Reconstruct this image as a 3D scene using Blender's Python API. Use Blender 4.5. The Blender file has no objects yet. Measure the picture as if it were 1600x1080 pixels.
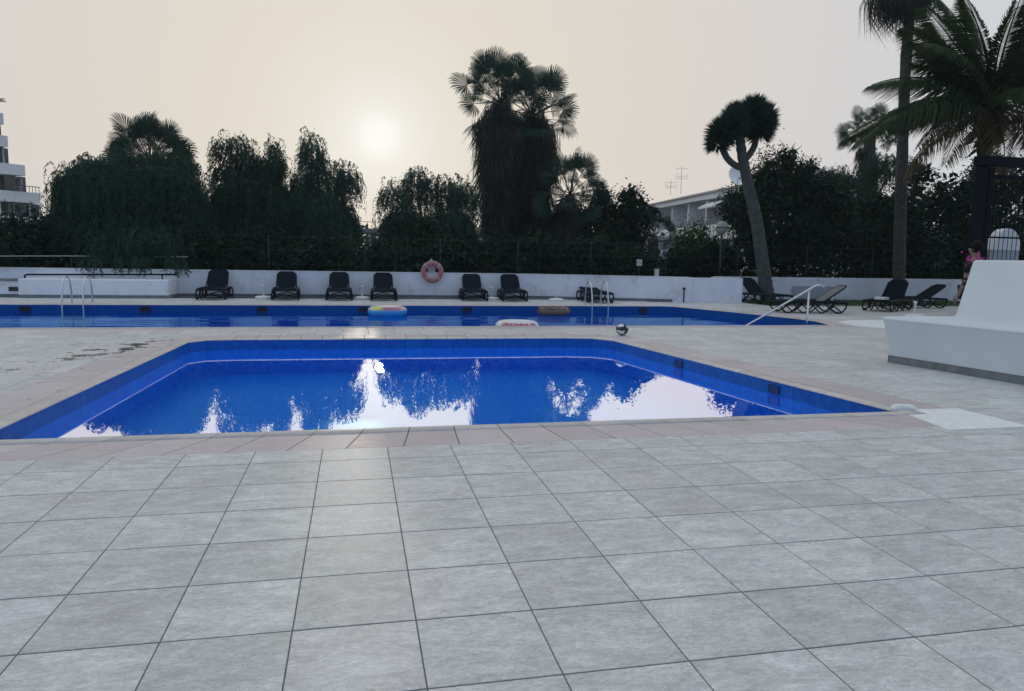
import bpy, bmesh, math, random
import numpy as np
from mathutils import Vector, Matrix
rad = math.radians
rng = np.random.default_rng(7)
random.seed(7)
scene = bpy.context.scene
col = scene.collection

# ------------------------------------------------------------------ camera
cam_d = bpy.data.cameras.new("camera")
cam = bpy.data.objects.new("camera", cam_d)
col.objects.link(cam)
CAM = Vector((-0.2124, -4.8834, 1.3719))
cr = Vector((0.97798686, -0.20798306, 0.01687427))
cu = Vector((0.00878984, 0.12185708, 0.99250874))
cf = Vector((0.20848126, 0.97051218, -0.12100276))
M = Matrix((cr, cu, -cf)).transposed().to_4x4()
M.translation = CAM
cam.matrix_world = M
cam_d.sensor_width = 36.0
cam_d.lens = 25.69
cam_d.clip_end = 2000
scene.camera = cam

# ------------------------------------------------------------------ sky, sun, exposure
SUN_EL, SUN_AZ = 8.7, 1.8
sdir = Vector((math.sin(rad(SUN_AZ)) * math.cos(rad(SUN_EL)), math.cos(rad(SUN_AZ)) * math.cos(rad(SUN_EL)), math.sin(rad(SUN_EL))))
w = bpy.data.worlds.new("World")
scene.world = w
w.use_nodes = True
nt = w.node_tree
nt.nodes.clear()
N = nt.nodes.new
sky = N('ShaderNodeTexSky')
sky.sky_type = 'NISHITA'
sky.sun_disc = False
sky.sun_elevation = rad(SUN_EL)
sky.sun_rotation = rad(SUN_AZ)
sky.air_density = 1.0
sky.dust_density = 3.0
sky.ozone_density = 1.5
bg1 = N('ShaderNodeBackground'); bg1.inputs[1].default_value = 0.05
nt.links.new(sky.outputs[0], bg1.inputs[0])
tc = N('ShaderNodeTexCoord')
dot = N('ShaderNodeVectorMath'); dot.operation = 'DOT_PRODUCT'
dot.inputs[1].default_value = sdir
nrm = N('ShaderNodeVectorMath'); nrm.operation = 'NORMALIZE'
nt.links.new(tc.outputs['Generated'], nrm.inputs[0])
nt.links.new(nrm.outputs[0], dot.inputs[0])
ramp = N('ShaderNodeValToRGB')          # haze colour against the angle to the sun
cr_ = ramp.color_ramp
ac = N('ShaderNodeMath'); ac.operation = 'ARCCOSINE'; ac.use_clamp = False
cl = N('ShaderNodeClamp'); cl.inputs['Min'].default_value = -1; cl.inputs['Max'].default_value = 1
nt.links.new(dot.outputs['Value'], cl.inputs[0]); nt.links.new(cl.outputs[0], ac.inputs[0])
dv = N('ShaderNodeMath'); dv.operation = 'DIVIDE'; dv.inputs[1].default_value = math.pi; nt.links.new(ac.outputs[0], dv.inputs[0])
mr = N('ShaderNodeMath'); mr.operation = 'SQRT'; nt.links.new(dv.outputs[0], mr.inputs[0])
nt.links.new(mr.outputs[0], ramp.inputs[0])
def dpos(deg): return math.sqrt(deg / 180)
stops = [(0.0, (1.0, 1.0, 0.98)), (1.0, (0.96, 0.95, 0.91)), (2.2, (0.87, 0.85, 0.79)), (5, (0.80, 0.76, 0.68)), (10, (0.765, 0.71, 0.61)), (25, (0.73, 0.675, 0.63)),
         (45, (0.63, 0.662, 0.70)), (75, (0.72, 0.745, 0.76)), (110, (0.42, 0.52, 0.69)), (180, (0.28, 0.41, 0.66))]
while len(cr_.elements) < len(stops): cr_.elements.new(0.5)
for e, (d, c) in zip(cr_.elements, stops):
    e.position = dpos(d); e.color = (*c, 1)
bg2 = N('ShaderNodeBackground'); bg2.inputs[1].default_value = 1.0
nt.links.new(ramp.outputs[0], bg2.inputs[0])
add = N('ShaderNodeMixShader'); add.inputs[0].default_value = 0.98      # thick Saharan dust haze veils most of the clear sky
nt.links.new(bg1.outputs[0], add.inputs[1]); nt.links.new(bg2.outputs[0], add.inputs[2])
wo = N('ShaderNodeOutputWorld')
nt.links.new(add.outputs[0], wo.inputs[0])

sl = bpy.data.lights.new("sun", 'SUN')
sl.energy = 0.3
sl.angle = rad(0.7)
sl.color = (1.0, 0.86, 0.68)
so = bpy.data.objects.new("sun", sl)
so.rotation_euler = sdir.to_track_quat('Z', 'Y').to_euler()
so.location = (0, 0, 30)
col.objects.link(so)
scene.view_settings.view_transform = 'Standard'
scene.view_settings.look = 'None'
scene.view_settings.exposure = 0.0
scene.view_settings.gamma = 1.0
scene.view_settings.use_curve_mapping = False
scene.cycles.use_denoising = True
scene.cycles.max_bounces = 7
scene.cycles.transparent_max_bounces = 16

# ------------------------------------------------------------------ materials
def mat(name):
    m = bpy.data.materials.new(name); m.use_nodes = True
    n = m.node_tree; b = n.nodes['Principled BSDF']
    return m, n, b
def L(n, a, b): n.links.new(a, b)
def simple(name, c, rough=0.6, metal=0.0, var=0.0, scale=20, bump=0.0, spec=0.5, coords='Object', dirt=None):
    m, n, b = mat(name)
    b.inputs['Roughness'].default_value = rough
    b.inputs['Metallic'].default_value = metal
    b.inputs['Specular IOR Level'].default_value = spec
    b.inputs['Base Color'].default_value = (*c, 1)
    if var or bump or dirt:
        t = n.nodes.new('ShaderNodeTexCoord')
        no = n.nodes.new('ShaderNodeTexNoise'); no.inputs['Scale'].default_value = scale; no.inputs['Detail'].default_value = 6
        L(n, t.outputs[coords], no.inputs['Vector'])
        r = n.nodes.new('ShaderNodeValToRGB')
        r.color_ramp.elements[0].position = 0.3; r.color_ramp.elements[1].position = 0.7
        r.color_ramp.elements[0].color = (*[x * (1 - var) for x in c], 1)
        r.color_ramp.elements[1].color = (*[min(1, x * (1 + var)) for x in c], 1)
        L(n, no.outputs[0], r.inputs[0])
        out = r.outputs[0]
        if dirt:
            n2 = n.nodes.new('ShaderNodeTexNoise'); n2.inputs['Scale'].default_value = dirt[1]; n2.inputs['Detail'].default_value = 8
            n2.inputs['Roughness'].default_value = 0.7
            L(n, t.outputs[coords], n2.inputs['Vector'])
            r2 = n.nodes.new('ShaderNodeValToRGB')
            r2.color_ramp.elements[0].position = dirt[2]; r2.color_ramp.elements[1].position = dirt[2] + 0.15
            L(n, n2.outputs[0], r2.inputs[0])
            mx = n.nodes.new('ShaderNodeMix'); mx.data_type = 'RGBA'
            L(n, r2.outputs[0], mx.inputs[0]); L(n, out, mx.inputs[6]); mx.inputs[7].default_value = (*dirt[0], 1)
            out = mx.outputs[2]
        L(n, out, b.inputs['Base Color'])
        if bump:
            bp = n.nodes.new('ShaderNodeBump'); bp.inputs['Strength'].default_value = bump; bp.inputs['Distance'].default_value = 0.02
            L(n, no.outputs[0], bp.inputs['Height']); L(n, bp.outputs[0], b.inputs['Normal'])
    return m

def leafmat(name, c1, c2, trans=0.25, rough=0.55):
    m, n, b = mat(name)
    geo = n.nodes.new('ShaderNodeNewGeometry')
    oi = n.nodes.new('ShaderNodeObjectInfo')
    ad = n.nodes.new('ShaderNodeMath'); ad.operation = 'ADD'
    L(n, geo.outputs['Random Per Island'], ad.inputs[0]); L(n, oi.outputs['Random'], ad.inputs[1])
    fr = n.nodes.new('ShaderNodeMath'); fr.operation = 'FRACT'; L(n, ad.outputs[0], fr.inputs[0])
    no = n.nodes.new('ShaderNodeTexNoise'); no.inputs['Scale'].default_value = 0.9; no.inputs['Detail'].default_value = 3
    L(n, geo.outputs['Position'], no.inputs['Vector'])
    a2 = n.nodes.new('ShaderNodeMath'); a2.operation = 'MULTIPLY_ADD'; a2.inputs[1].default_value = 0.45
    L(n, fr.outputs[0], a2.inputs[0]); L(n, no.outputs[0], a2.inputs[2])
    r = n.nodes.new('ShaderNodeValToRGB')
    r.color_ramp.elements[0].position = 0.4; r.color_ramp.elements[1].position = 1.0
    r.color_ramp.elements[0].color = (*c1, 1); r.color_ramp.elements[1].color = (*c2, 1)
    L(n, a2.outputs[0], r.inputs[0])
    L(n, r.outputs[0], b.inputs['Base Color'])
    b.inputs['Roughness'].default_value = rough
    b.inputs['Specular IOR Level'].default_value = 0.15
    tr = n.nodes.new('ShaderNodeBsdfTranslucent'); L(n, r.outputs[0], tr.inputs[0])
    mx = n.nodes.new('ShaderNodeMixShader'); mx.inputs[0].default_value = trans
    o = n.nodes['Material Output']
    L(n, b.outputs[0], mx.inputs[1]); L(n, tr.outputs[0], mx.inputs[2]); L(n, mx.outputs[0], o.inputs[0])
    return m

def tilemat(name, base, tint, scale=3.0, rough=0.42, puddle=False, amp=1.0):
    """porcelain stoneware: cloudy patches, fine veins and specks, each tile a little different"""
    m, n, b = mat(name)
    geo = n.nodes.new('ShaderNodeNewGeometry'); oi = n.nodes.new('ShaderNodeObjectInfo')
    ad = n.nodes.new('ShaderNodeMath'); ad.operation = 'ADD'
    L(n, geo.outputs['Random Per Island'], ad.inputs[0]); L(n, oi.outputs['Random'], ad.inputs[1])
    fr = n.nodes.new('ShaderNodeMath'); fr.operation = 'FRACT'; L(n, ad.outputs[0], fr.inputs[0])
    mul = n.nodes.new('ShaderNodeMath'); mul.operation = 'MULTIPLY'; mul.inputs[1].default_value = 37.0; L(n, fr.outputs[0], mul.inputs[0])
    cmb = n.nodes.new('ShaderNodeCombineXYZ'); L(n, mul.outputs[0], cmb.inputs[2])
    va = n.nodes.new('ShaderNodeVectorMath'); va.operation = 'ADD'
    L(n, geo.outputs['Position'], va.inputs[0]); L(n, cmb.outputs[0], va.inputs[1])
    mp = n.nodes.new('ShaderNodeMapping'); mp.inputs['Scale'].default_value = (0.75, 1.6, 1.0); L(n, va.outputs[0], mp.inputs['Vector'])
    def noise(s, det, dist=0.0, ro=0.6):
        q = n.nodes.new('ShaderNodeTexNoise'); q.inputs['Scale'].default_value = s; q.inputs['Detail'].default_value = det
        q.inputs['Distortion'].default_value = dist; q.inputs['Roughness'].default_value = ro
        L(n, mp.outputs[0], q.inputs['Vector']); return q
    def mapr(src, a, b_, c, d):
        q = n.nodes.new('ShaderNodeMapRange'); L(n, src, q.inputs['Value'])
        for k, v in zip(('From Min', 'From Max', 'To Min', 'To Max'), (a, b_, c, d)): q.inputs[k].default_value = v
        return q.outputs[0]
    def M2(op, a, b_):
        q = n.nodes.new('ShaderNodeMath'); q.operation = op
        for i, v in enumerate((a, b_)):
            if isinstance(v, (int, float)): q.inputs[i].default_value = v
            else: L(n, v, q.inputs[i])
        return q.outputs[0]
    n1 = noise(scale * 2.0, 10, 0.6, 0.72); n2 = noise(scale * 14, 6, 0.8, 0.75); n3 = noise(scale * 3.4, 8, 3.2, 0.66)
    cloud = mapr(n1.outputs[0], 0.33, 0.7, 1 - 0.17 * amp, 1 + 0.17 * amp)
    fine = mapr(n2.outputs[0], 0.35, 0.72, 1 - 0.14 * amp, 1 + 0.20 * amp)
    ab = M2('ABSOLUTE', M2('SUBTRACT', n3.outputs[0], 0.52), 0)
    vein = mapr(ab, 0.0, 0.010, 1 + 0.22 * amp, 1.0)
    vein = M2('MULTIPLY', vein, 1)
    n4 = noise(scale * 1.7, 5, 2.6, 0.6)
    ab4 = M2('ABSOLUTE', M2('SUBTRACT', n4.outputs[0], 0.46), 0)
    dvein = mapr(ab4, 0.0, 0.010, 1 - 0.12 * amp, 1.0)
    per = mapr(fr.outputs[0], 0, 1, 0.90, 1.07)
    tot = M2('MULTIPLY', M2('MULTIPLY', M2('MULTIPLY', cloud, fine), M2('MULTIPLY', vein, dvein)), per)
    mixc = n.nodes.new('ShaderNodeMix'); mixc.data_type = 'RGBA'
    n5 = n.nodes.new('ShaderNodeTexNoise'); n5.inputs['Scale'].default_value = 1.1; n5.inputs['Detail'].default_value = 4; L(n, va.outputs[0], n5.inputs['Vector'])
    L(n, mapr(n5.outputs[0], 0.4, 0.62, 0, 1), mixc.inputs[0])
    mixc.inputs[6].default_value = (*base, 1); mixc.inputs[7].default_value = (*tint, 1)
    sc = n.nodes.new('ShaderNodeVectorMath'); sc.operation = 'SCALE'
    L(n, mixc.outputs[2], sc.inputs[0]); L(n, tot, sc.inputs['Scale'])
    out = sc.outputs[0]
    ro = mapr(n1.outputs[0], 0.3, 0.7, rough - 0.06, rough + 0.10)
    if puddle:   # splash marks, leaf litter stains and painted-in water sheen between the two pools on the left
        q = n.nodes.new('ShaderNodeTexNoise'); q.inputs['Scale'].default_value = 2.6; q.inputs['Detail'].default_value = 9; q.inputs['Roughness'].default_value = 0.72
        L(n, geo.outputs['Position'], q.inputs['Vector'])
        dist = n.nodes.new('ShaderNodeVectorMath'); dist.operation = 'SUBTRACT'
        L(n, geo.outputs['Position'], dist.inputs[0]); dist.inputs[1].default_value = (-3.55, 5.9, 0)
        rot = n.nodes.new('ShaderNodeVectorRotate'); rot.rotation_type = 'Z_AXIS'; rot.inputs['Angle'].default_value = rad(14)
        L(n, dist.outputs[0], rot.inputs['Vector'])
        ms = n.nodes.new('ShaderNodeVectorMath'); ms.operation = 'MULTIPLY'; ms.inputs[1].default_value = (1.4, 0.36, 1)
        L(n, rot.outputs[0], ms.inputs[0])
        ln = n.nodes.new('ShaderNodeVectorMath'); ln.operation = 'LENGTH'; L(n, ms.outputs[0], ln.inputs[0])
        fall = mapr(ln.outputs['Value'], 0.3, 1.5, 0.125, -0.13)
        s = M2('ADD', q.outputs[0], fall)
        k = mapr(s, 0.645, 0.66, 0, 1)
        mk = n.nodes.new('ShaderNodeMix'); mk.data_type = 'RGBA'; L(n, k, mk.inputs[0]); L(n, out, mk.inputs[6])
        mk.inputs[7].default_value = (0.045, 0.05, 0.06, 1); out = mk.outputs[2]
        k2 = mapr(s, 0.545, 0.60, 0, 1)
        k3 = M2('MULTIPLY', M2('SUBTRACT', k2, k), 0.5)
        mk2 = n.nodes.new('ShaderNodeMix'); mk2.data_type = 'RGBA'; L(n, k3, mk2.inputs[0]); L(n, out, mk2.inputs[6])
        mk2.inputs[7].default_value = (0.62, 0.60, 0.58, 1); out = mk2.outputs[2]  # paler colour paints in the sheen of wet tiles
        ro = M2('SUBTRACT', ro, M2('MULTIPLY', k, 0.25))
    L(n, out, b.inputs['Base Color'])
    L(n, ro, b.inputs['Roughness'])
    b.inputs['Specular IOR Level'].default_value = 0.75
    bp = n.nodes.new('ShaderNodeBump'); bp.inputs['Strength'].default_value = 0.12; bp.inputs['Distance'].default_value = 0.004
    L(n, n2.outputs[0], bp.inputs['Height']); L(n, bp.outputs[0], b.inputs['Normal'])
    return m

def watermat(name, refl, curve, tint, wave, wscale, wstr, dist):
    m, n, b = mat(name); n.nodes.remove(b)
    geo = n.nodes.new('ShaderNodeNewGeometry')
    mp = n.nodes.new('ShaderNodeMapping'); mp.inputs['Scale'].default_value = wscale; L(n, geo.outputs['Position'], mp.inputs['Vector'])
    no = n.nodes.new('ShaderNodeTexNoise'); no.inputs['Scale'].default_value = wave; no.inputs['Detail'].default_value = 3
    L(n, mp.outputs[0], no.inputs['Vector'])
    bp = n.nodes.new('ShaderNodeBump'); bp.inputs['Strength'].default_value = wstr; bp.inputs['Distance'].default_value = dist
    L(n, no.outputs[0], bp.inputs['Height'])
    lw = n.nodes.new('ShaderNodeLayerWeight'); lw.inputs['Blend'].default_value = 0.5
    L(n, bp.outputs[0], lw.inputs['Normal'])
    fc = n.nodes.new('ShaderNodeValToRGB')
    while len(fc.color_ramp.elements) < len(curve): fc.color_ramp.elements.new(0.5)
    for e, (p, v) in zip(fc.color_ramp.elements, curve): e.position = p; e.color = (v, v, v, 1)
    L(n, lw.outputs['Facing'], fc.inputs[0])
    gl = n.nodes.new('ShaderNodeBsdfGlossy'); gl.inputs['Roughness'].default_value = 0.0; gl.inputs['Color'].default_value = (*refl, 1)
    L(n, bp.outputs[0], gl.inputs['Normal'])
    tr = n.nodes.new('ShaderNodeBsdfTransparent'); tr.inputs['Color'].default_value = (*tint, 1)
    sc_ = n.nodes.new('ShaderNodeVectorMath'); sc_.operation = 'SCALE'; sc_.inputs[0].default_value = refl
    L(n, fc.outputs[0], sc_.inputs['Scale']); L(n, sc_.outputs[0], gl.inputs['Color'])
    mx = n.nodes.new('ShaderNodeAddShader')
    L(n, tr.outputs[0], mx.inputs[0]); L(n, gl.outputs[0], mx.inputs[1])
    L(n, mx.outputs[0], n.nodes['Material Output'].inputs[0])
    return m

def mosaicmat(name, c, c2):
    m, n, b = mat(name)
    geo = n.nodes.new('ShaderNodeNewGeometry')
    sep = n.nodes.new('ShaderNodeSeparateXYZ'); L(n, geo.outputs['Position'], sep.inputs[0])
    def lines(o):
        a = n.nodes.new('ShaderNodeMath'); a.operation = 'MULTIPLY'; a.inputs[1].default_value = 1 / 0.05; L(n, o, a.inputs[0])
        f = n.nodes.new('ShaderNodeMath'); f.operation = 'FRACT'; L(n, a.outputs[0], f.inputs[0])
        g = n.nodes.new('ShaderNodeMath'); g.operation = 'GREATER_THAN'; g.inputs[1].default_value = 0.92; L(n, f.outputs[0], g.inputs[0])
        return g.outputs[0]
    mxm = n.nodes.new('ShaderNodeMath'); mxm.operation = 'MAXIMUM'
    L(n, lines(sep.outputs[0]), mxm.inputs[0]); L(n, lines(sep.outputs[1]), mxm.inputs[1])
    mz = n.nodes.new('ShaderNodeMath'); mz.operation = 'MAXIMUM'
    L(n, mxm.outputs[0], mz.inputs[0]); L(n, lines(sep.outputs[2]), mz.inputs[1])
    vo = n.nodes.new('ShaderNodeTexWhiteNoise'); vo.noise_dimensions = '3D'
    sn = n.nodes.new('ShaderNodeVectorMath'); sn.operation = 'SNAP'; sn.inputs[1].default_value = (0.05, 0.05, 0.05)
    L(n, geo.outputs['Position'], sn.inputs[0]); L(n, sn.outputs[0], vo.inputs['Vector'])
    m1 = n.nodes.new('ShaderNodeMix'); m1.data_type = 'RGBA'
    L(n, vo.outputs[0], m1.inputs[0]); m1.inputs[6].default_value = (*c, 1); m1.inputs[7].default_value = (*c2, 1)
    m2 = n.nodes.new('ShaderNodeMix'); m2.data_type = 'RGBA'
    q = n.nodes.new('ShaderNodeMath'); q.operation = 'MULTIPLY'; q.inputs[1].default_value = 0.35; L(n, mz.outputs[0], q.inputs[0])
    L(n, q.outputs[0], m2.inputs[0]); L(n, m1.outputs[2], m2.inputs[6]); m2.inputs[7].default_value = (0.005, 0.16, 0.45, 1)
    L(n, m2.outputs[2], b.inputs['Base Color']); b.inputs['Roughness'].default_value = 0.4; b.inputs['Specular IOR Level'].default_value = 0.15
    return m

GREY = (0.565, 0.59, 0.565)
MT = {}
MT['tile'] = tilemat('grey_porcelain_tile', GREY, (0.565, 0.56, 0.56), rough=0.5, puddle=True, amp=1.5)
MT['pink'] = tilemat('pink_porcelain_tile', (0.53, 0.455, 0.465), (0.55, 0.49, 0.485), rough=0.5, amp=0.7, puddle=True)
MT['coping'] = tilemat('coping_stone', (0.58, 0.53, 0.49), (0.52, 0.49, 0.46), rough=0.45, amp=0.8)
MT['grout'] = simple('grout', (0.14, 0.14, 0.138), 0.9, var=0.2)
MT['earth'] = simple('earth', (0.05, 0.05, 0.04), 0.95, var=0.4, scale=0.8)
MT['grass'] = simple('lawn', (0.03, 0.06, 0.025), 0.95, var=0.4, scale=30)
MT['mosaic'] = mosaicmat('blue_pool_mosaic', (0.001, 0.075, 0.36), (0.001, 0.11, 0.46))  # same tile as the basin, darkened to paint in coping shade
MT['mosaic_floor'] = mosaicmat('blue_floor_mosaic', (0.0005, 0.145, 0.60), (0.0005, 0.19, 0.70))  # same tile, brightened to make up for light lost in the water
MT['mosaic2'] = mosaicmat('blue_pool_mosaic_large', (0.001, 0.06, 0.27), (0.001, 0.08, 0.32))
MT['water'] = watermat('still_pool_water', (1.0, 1.0, 0.84), [(0.0, 0.04), (0.5, 0.18), (0.70, 0.76), (0.82, 0.93), (1.0, 1.0)], (0.45, 0.80, 0.90), 3.0, (1.0, 0.6, 1.0), 0.05, 0.01)
MT['water2'] = watermat('rippled_pool_water', (0.62, 0.94, 1.0), [(0.0, 0.04), (0.6, 0.10), (0.85, 0.34), (0.95, 0.50), (1.0, 0.66)], (0.5, 0.66, 0.72), 1.0, (0.22, 1.0, 1.0), 1.0, 0.03)
MT['white'] = simple('white_painted_render', (0.74, 0.77, 0.82), 0.75, var=0.045, scale=3.0, bump=0.12, dirt=((0.46, 0.47, 0.46), 1.7, 0.56))
MT['benchwhite'] = simple('smooth_white_render', (0.62, 0.68, 0.715), 0.7, var=0.03, scale=2.0, bump=0.06, dirt=((0.57, 0.61, 0.63), 1.1, 0.60))
MT['skirtboard'] = simple('grey_skirting', (0.16, 0.18, 0.19), 0.7, var=0.25, scale=9)
MT['slab'] = simple('pale_concrete', (0.80, 0.82, 0.80), 0.7, var=0.08, scale=12, bump=0.1, dirt=((0.62, 0.64, 0.62), 5.0, 0.6))
MT['resin'] = simple('dark_navy_resin', (0.005, 0.010, 0.018), 0.6, var=0.1, spec=0.2)
MT['sling'] = simple('dark_sling_fabric', (0.004, 0.011, 0.020), 0.9, var=0.15, scale=60, spec=0.12)
MT['sling_grey'] = simple('grey_sling_fabric', (0.16, 0.17, 0.16), 0.7, var=0.15, scale=60)  # sling colour lightened to paint in sky light on one backrest
MT['steel'] = simple('stainless_steel', (0.62, 0.64, 0.66), 0.22, metal=1.0)
MT['darkmetal'] = simple('dark_metal', (0.03, 0.035, 0.045), 0.4, metal=0.3)
MT['gate'] = simple('dark_blue_gate_paint', (0.004, 0.005, 0.011), 0.7, var=0.2, spec=0.1)
MT['plasticwhite'] = simple('white_plastic', (0.75, 0.76, 0.76), 0.45, var=0.04)
MT['darkblue'] = simple('dark_blue_inlet', (0.002, 0.032, 0.14), 0.7)
MT['black'] = simple('black_opening', (0.01, 0.012, 0.015), 0.8)
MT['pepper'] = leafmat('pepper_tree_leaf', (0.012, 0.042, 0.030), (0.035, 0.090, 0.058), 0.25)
MT['pepper_light'] = leafmat('pepper_tree_leaf_pale', (0.022, 0.065, 0.050), (0.060, 0.120, 0.088), 0.35)  # pepper leaf colour lightened to paint in the glare near the sun
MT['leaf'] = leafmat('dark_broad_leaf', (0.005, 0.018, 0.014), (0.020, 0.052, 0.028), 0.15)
MT['leaf_bright'] = leafmat('fresh_green_leaf', (0.03, 0.07, 0.02), (0.07, 0.13, 0.035), 0.2)
MT['palm'] = leafmat('fan_palm_leaf', (0.012, 0.042, 0.034), (0.030, 0.075, 0.052), 0.2)
MT['coco'] = leafmat('coconut_leaf', (0.020, 0.042, 0.018), (0.06, 0.09, 0.035), 0.2)
MT['coco_old'] = leafmat('old_coconut_leaf', (0.07, 0.055, 0.03), (0.14, 0.105, 0.055), 0.25)
MT['dead'] = leafmat('dead_palm_leaf', (0.008, 0.016, 0.015), (0.065, 0.070, 0.060), 0.2)
MT['bark'] = simple('palm_bark', (0.055, 0.05, 0.045), 0.9, var=0.4, scale=9, bump=0.6)
MT['barkg'] = simple('grey_green_bark', (0.065, 0.075, 0.068), 0.85, var=0.35, scale=7, bump=0.5)
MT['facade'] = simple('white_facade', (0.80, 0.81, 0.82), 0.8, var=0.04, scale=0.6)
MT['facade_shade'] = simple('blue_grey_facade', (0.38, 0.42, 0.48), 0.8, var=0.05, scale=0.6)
MT['roof'] = simple('roof_covering', (0.42, 0.38, 0.36), 0.8, var=0.1, scale=2)
MT['glassdark'] = simple('dark_window_glass', (0.02, 0.025, 0.03), 0.1)
MT['skin'] = simple('skin', (0.22, 0.13, 0.105), 0.7, var=0.06, scale=30)
MT['cloth'] = simple('black_cloth', (0.012, 0.012, 0.016), 0.9, var=0.2, scale=40)
MT['trouser'] = simple('dark_blue_trousers', (0.014, 0.018, 0.035), 0.9, var=0.2, scale=40)
MT['hair'] = simple('dark_hair', (0.010, 0.008, 0.007), 0.8, var=0.2, scale=60, spec=0.1)
MT['flower'] = leafmat('pink_flower_petal', (0.45, 0.03, 0.25), (0.70, 0.08, 0.42), 0.35)
MT['buoy'] = simple('faded_red_plastic', (0.42, 0.13, 0.17), 0.45, var=0.12, scale=9)
MT['rope'] = simple('pale_rope', (0.62, 0.58, 0.55), 0.8)
MT['rail'] = simple('pale_galvanised_rail', (0.42, 0.43, 0.42), 0.5, var=0.15)

# ------------------------------------------------------------------ helpers
LABELS = []
def link(name, me, parent=None, m=None):
    o = bpy.data.objects.new(name, me); col.objects.link(o)
    if parent: o.parent = parent
    if m is not None and me is not None: me.materials.append(m)
    return o
def tag(o, label, cat, group=None):
    o['label'] = label; o['category'] = cat
    if group: o['group'] = group
    return o
def struct(o): o['kind'] = 'structure'; return o
def stuff(o): o['kind'] = 'stuff'; return o
def empty(name, loc=(0, 0, 0), rz=0):
    o = bpy.data.objects.new(name, None); col.objects.link(o); o.location = loc; o.rotation_euler = (0, 0, rz)
    o.empty_display_size = 0.1
    return o
def raw_mesh(name, V, F4=None, F3=None, smooth=False):
    me = bpy.data.meshes.new(name)
    V = np.asarray(V, dtype=np.float32).reshape(-1, 3)
    me.vertices.add(len(V)); me.vertices.foreach_set('co', V.ravel())
    idx = []; starts = []; tot = []
    s = 0
    for F, k in ((F4, 4), (F3, 3)):
        if F is None or len(F) == 0: continue
        F = np.asarray(F, dtype=np.int32)
        idx.append(F.ravel()); starts.append(np.arange(len(F)) * k + s); tot.append(np.full(len(F), k)); s += F.size
    idx = np.concatenate(idx); starts = np.concatenate(starts)
    me.loops.add(len(idx)); me.loops.foreach_set('vertex_index', idx.astype(np.int32))
    me.polygons.add(len(starts)); me.polygons.foreach_set('loop_start', starts.astype(np.int32))
    if smooth: me.polygons.foreach_set('use_smooth', np.ones(len(starts), dtype=bool))
    me.update(calc_edges=True)
    return me
class MB:
    def __init__(s): s.v = []; s.f = []; s.sm = []
    def add(s, vs, fs, smooth=False):
        b = len(s.v); s.v += [tuple(p) for p in vs]
        for f in fs: s.f.append(tuple(i + b for i in f)); s.sm.append(smooth)
        return s
    def box(s, x0, x1, y0, y1, z0, z1):
        return s.add([(x0,y0,z0),(x1,y0,z0),(x1,y1,z0),(x0,y1,z0),(x0,y0,z1),(x1,y0,z1),(x1,y1,z1),(x0,y1,z1)],
            [(0,3,2,1),(4,5,6,7),(0,1,5,4),(1,2,6,5),(2,3,7,6),(3,0,4,7)])
    def prism(s, poly, z0, z1):
        n = len(poly)
        if sum(poly[i][0]*poly[(i+1)%n][1]-poly[(i+1)%n][0]*poly[i][1] for i in range(n)) < 0: poly = poly[::-1]
        return s.add([(x, y, z0) for x, y in poly] + [(x, y, z1) for x, y in poly],
            [tuple(range(n))[::-1], tuple(range(n, 2*n))] + [(i, (i+1) % n, n+(i+1) % n, n+i) for i in range(n)])
    def tube(s, pts, r, n=8, cap=True, closed=False, flat=1.0):
        pts = [Vector(p) for p in pts]; k = len(pts)
        rs = r if isinstance(r, (list, tuple)) else [r]*k
        vs = []; up = Vector((0, 0, 1)); prev = None
        for i, p in enumerate(pts):
            if closed: t = pts[(i+1) % k] - pts[i-1]
            else: t = pts[min(i+1, k-1)] - pts[max(i-1, 0)]
            t.normalize()
            if prev is None:
                a = t.cross(up) if abs(t.z) < 0.95 else t.cross(Vector((1, 0, 0)))
            else: a = prev - t*prev.dot(t)
            a.normalize(); prev = a; b = t.cross(a)
            for j in range(n):
                th = 2*math.pi*j/n
                vs.append(p + (a*math.cos(th) + b*math.sin(th)*flat)*rs[i])
        fs = []
        for i in range(k if closed else k-1):
            i2 = (i+1) % k
            for j in range(n): fs.append((i*n+j, i*n+(j+1) % n, i2*n+(j+1) % n, i2*n+j))
        if cap and not closed: fs += [tuple(range(n))[::-1], tuple(range((k-1)*n, k*n))]
        return s.add(vs, fs, True)
    def lathe(s, prof, n=20, c=(0, 0)):
        vs = []
        for r, z in prof:
            for j in range(n): vs.append((c[0]+r*math.cos(2*math.pi*j/n), c[1]+r*math.sin(2*math.pi*j/n), z))
        fs = [(i*n+j, i*n+(j+1) % n, (i+1)*n+(j+1) % n, (i+1)*n+j) for i in range(len(prof)-1) for j in range(n)]
        return s.add(vs, fs, True)
    def mesh(s, name, m):
        me = bpy.data.meshes.new(name); me.from_pydata(s.v, [], s.f)
        me.polygons.foreach_set('use_smooth', s.sm); me.update()
        me.materials.append(m); return me
    def obj(s, name, m, parent=None, loc=None):
        o = link(name, s.mesh(name, m), parent)
        if loc: o.location = loc
        return o
def smooth_path(pts, n=6):
    """Catmull-Rom through the points"""
    P = [Vector(p) for p in pts]; P = [P[0]*2-P[1]] + P + [P[-1]*2-P[-2]]
    out = []
    for i in range(1, len(P)-2):
        for k in range(n):
            t = k/n; a, b, c, d = P[i-1], P[i], P[i+1], P[i+2]
            out.append(0.5*((2*b)+(c-a)*t+(2*a-5*b+4*c-d)*t*t+(3*b-a-3*c+d)*t**3))
    out.append(P[-2]); return out
def copy_tree(o, parent=None):
    c = o.copy(); col.objects.link(c)
    if parent: c.parent = parent
    for ch in list(KIDS.get(o.name, [])):
        copy_tree(ch, c)
    return c
KIDS = {}
def kids(o, lst): KIDS[o.name] = lst

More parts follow.
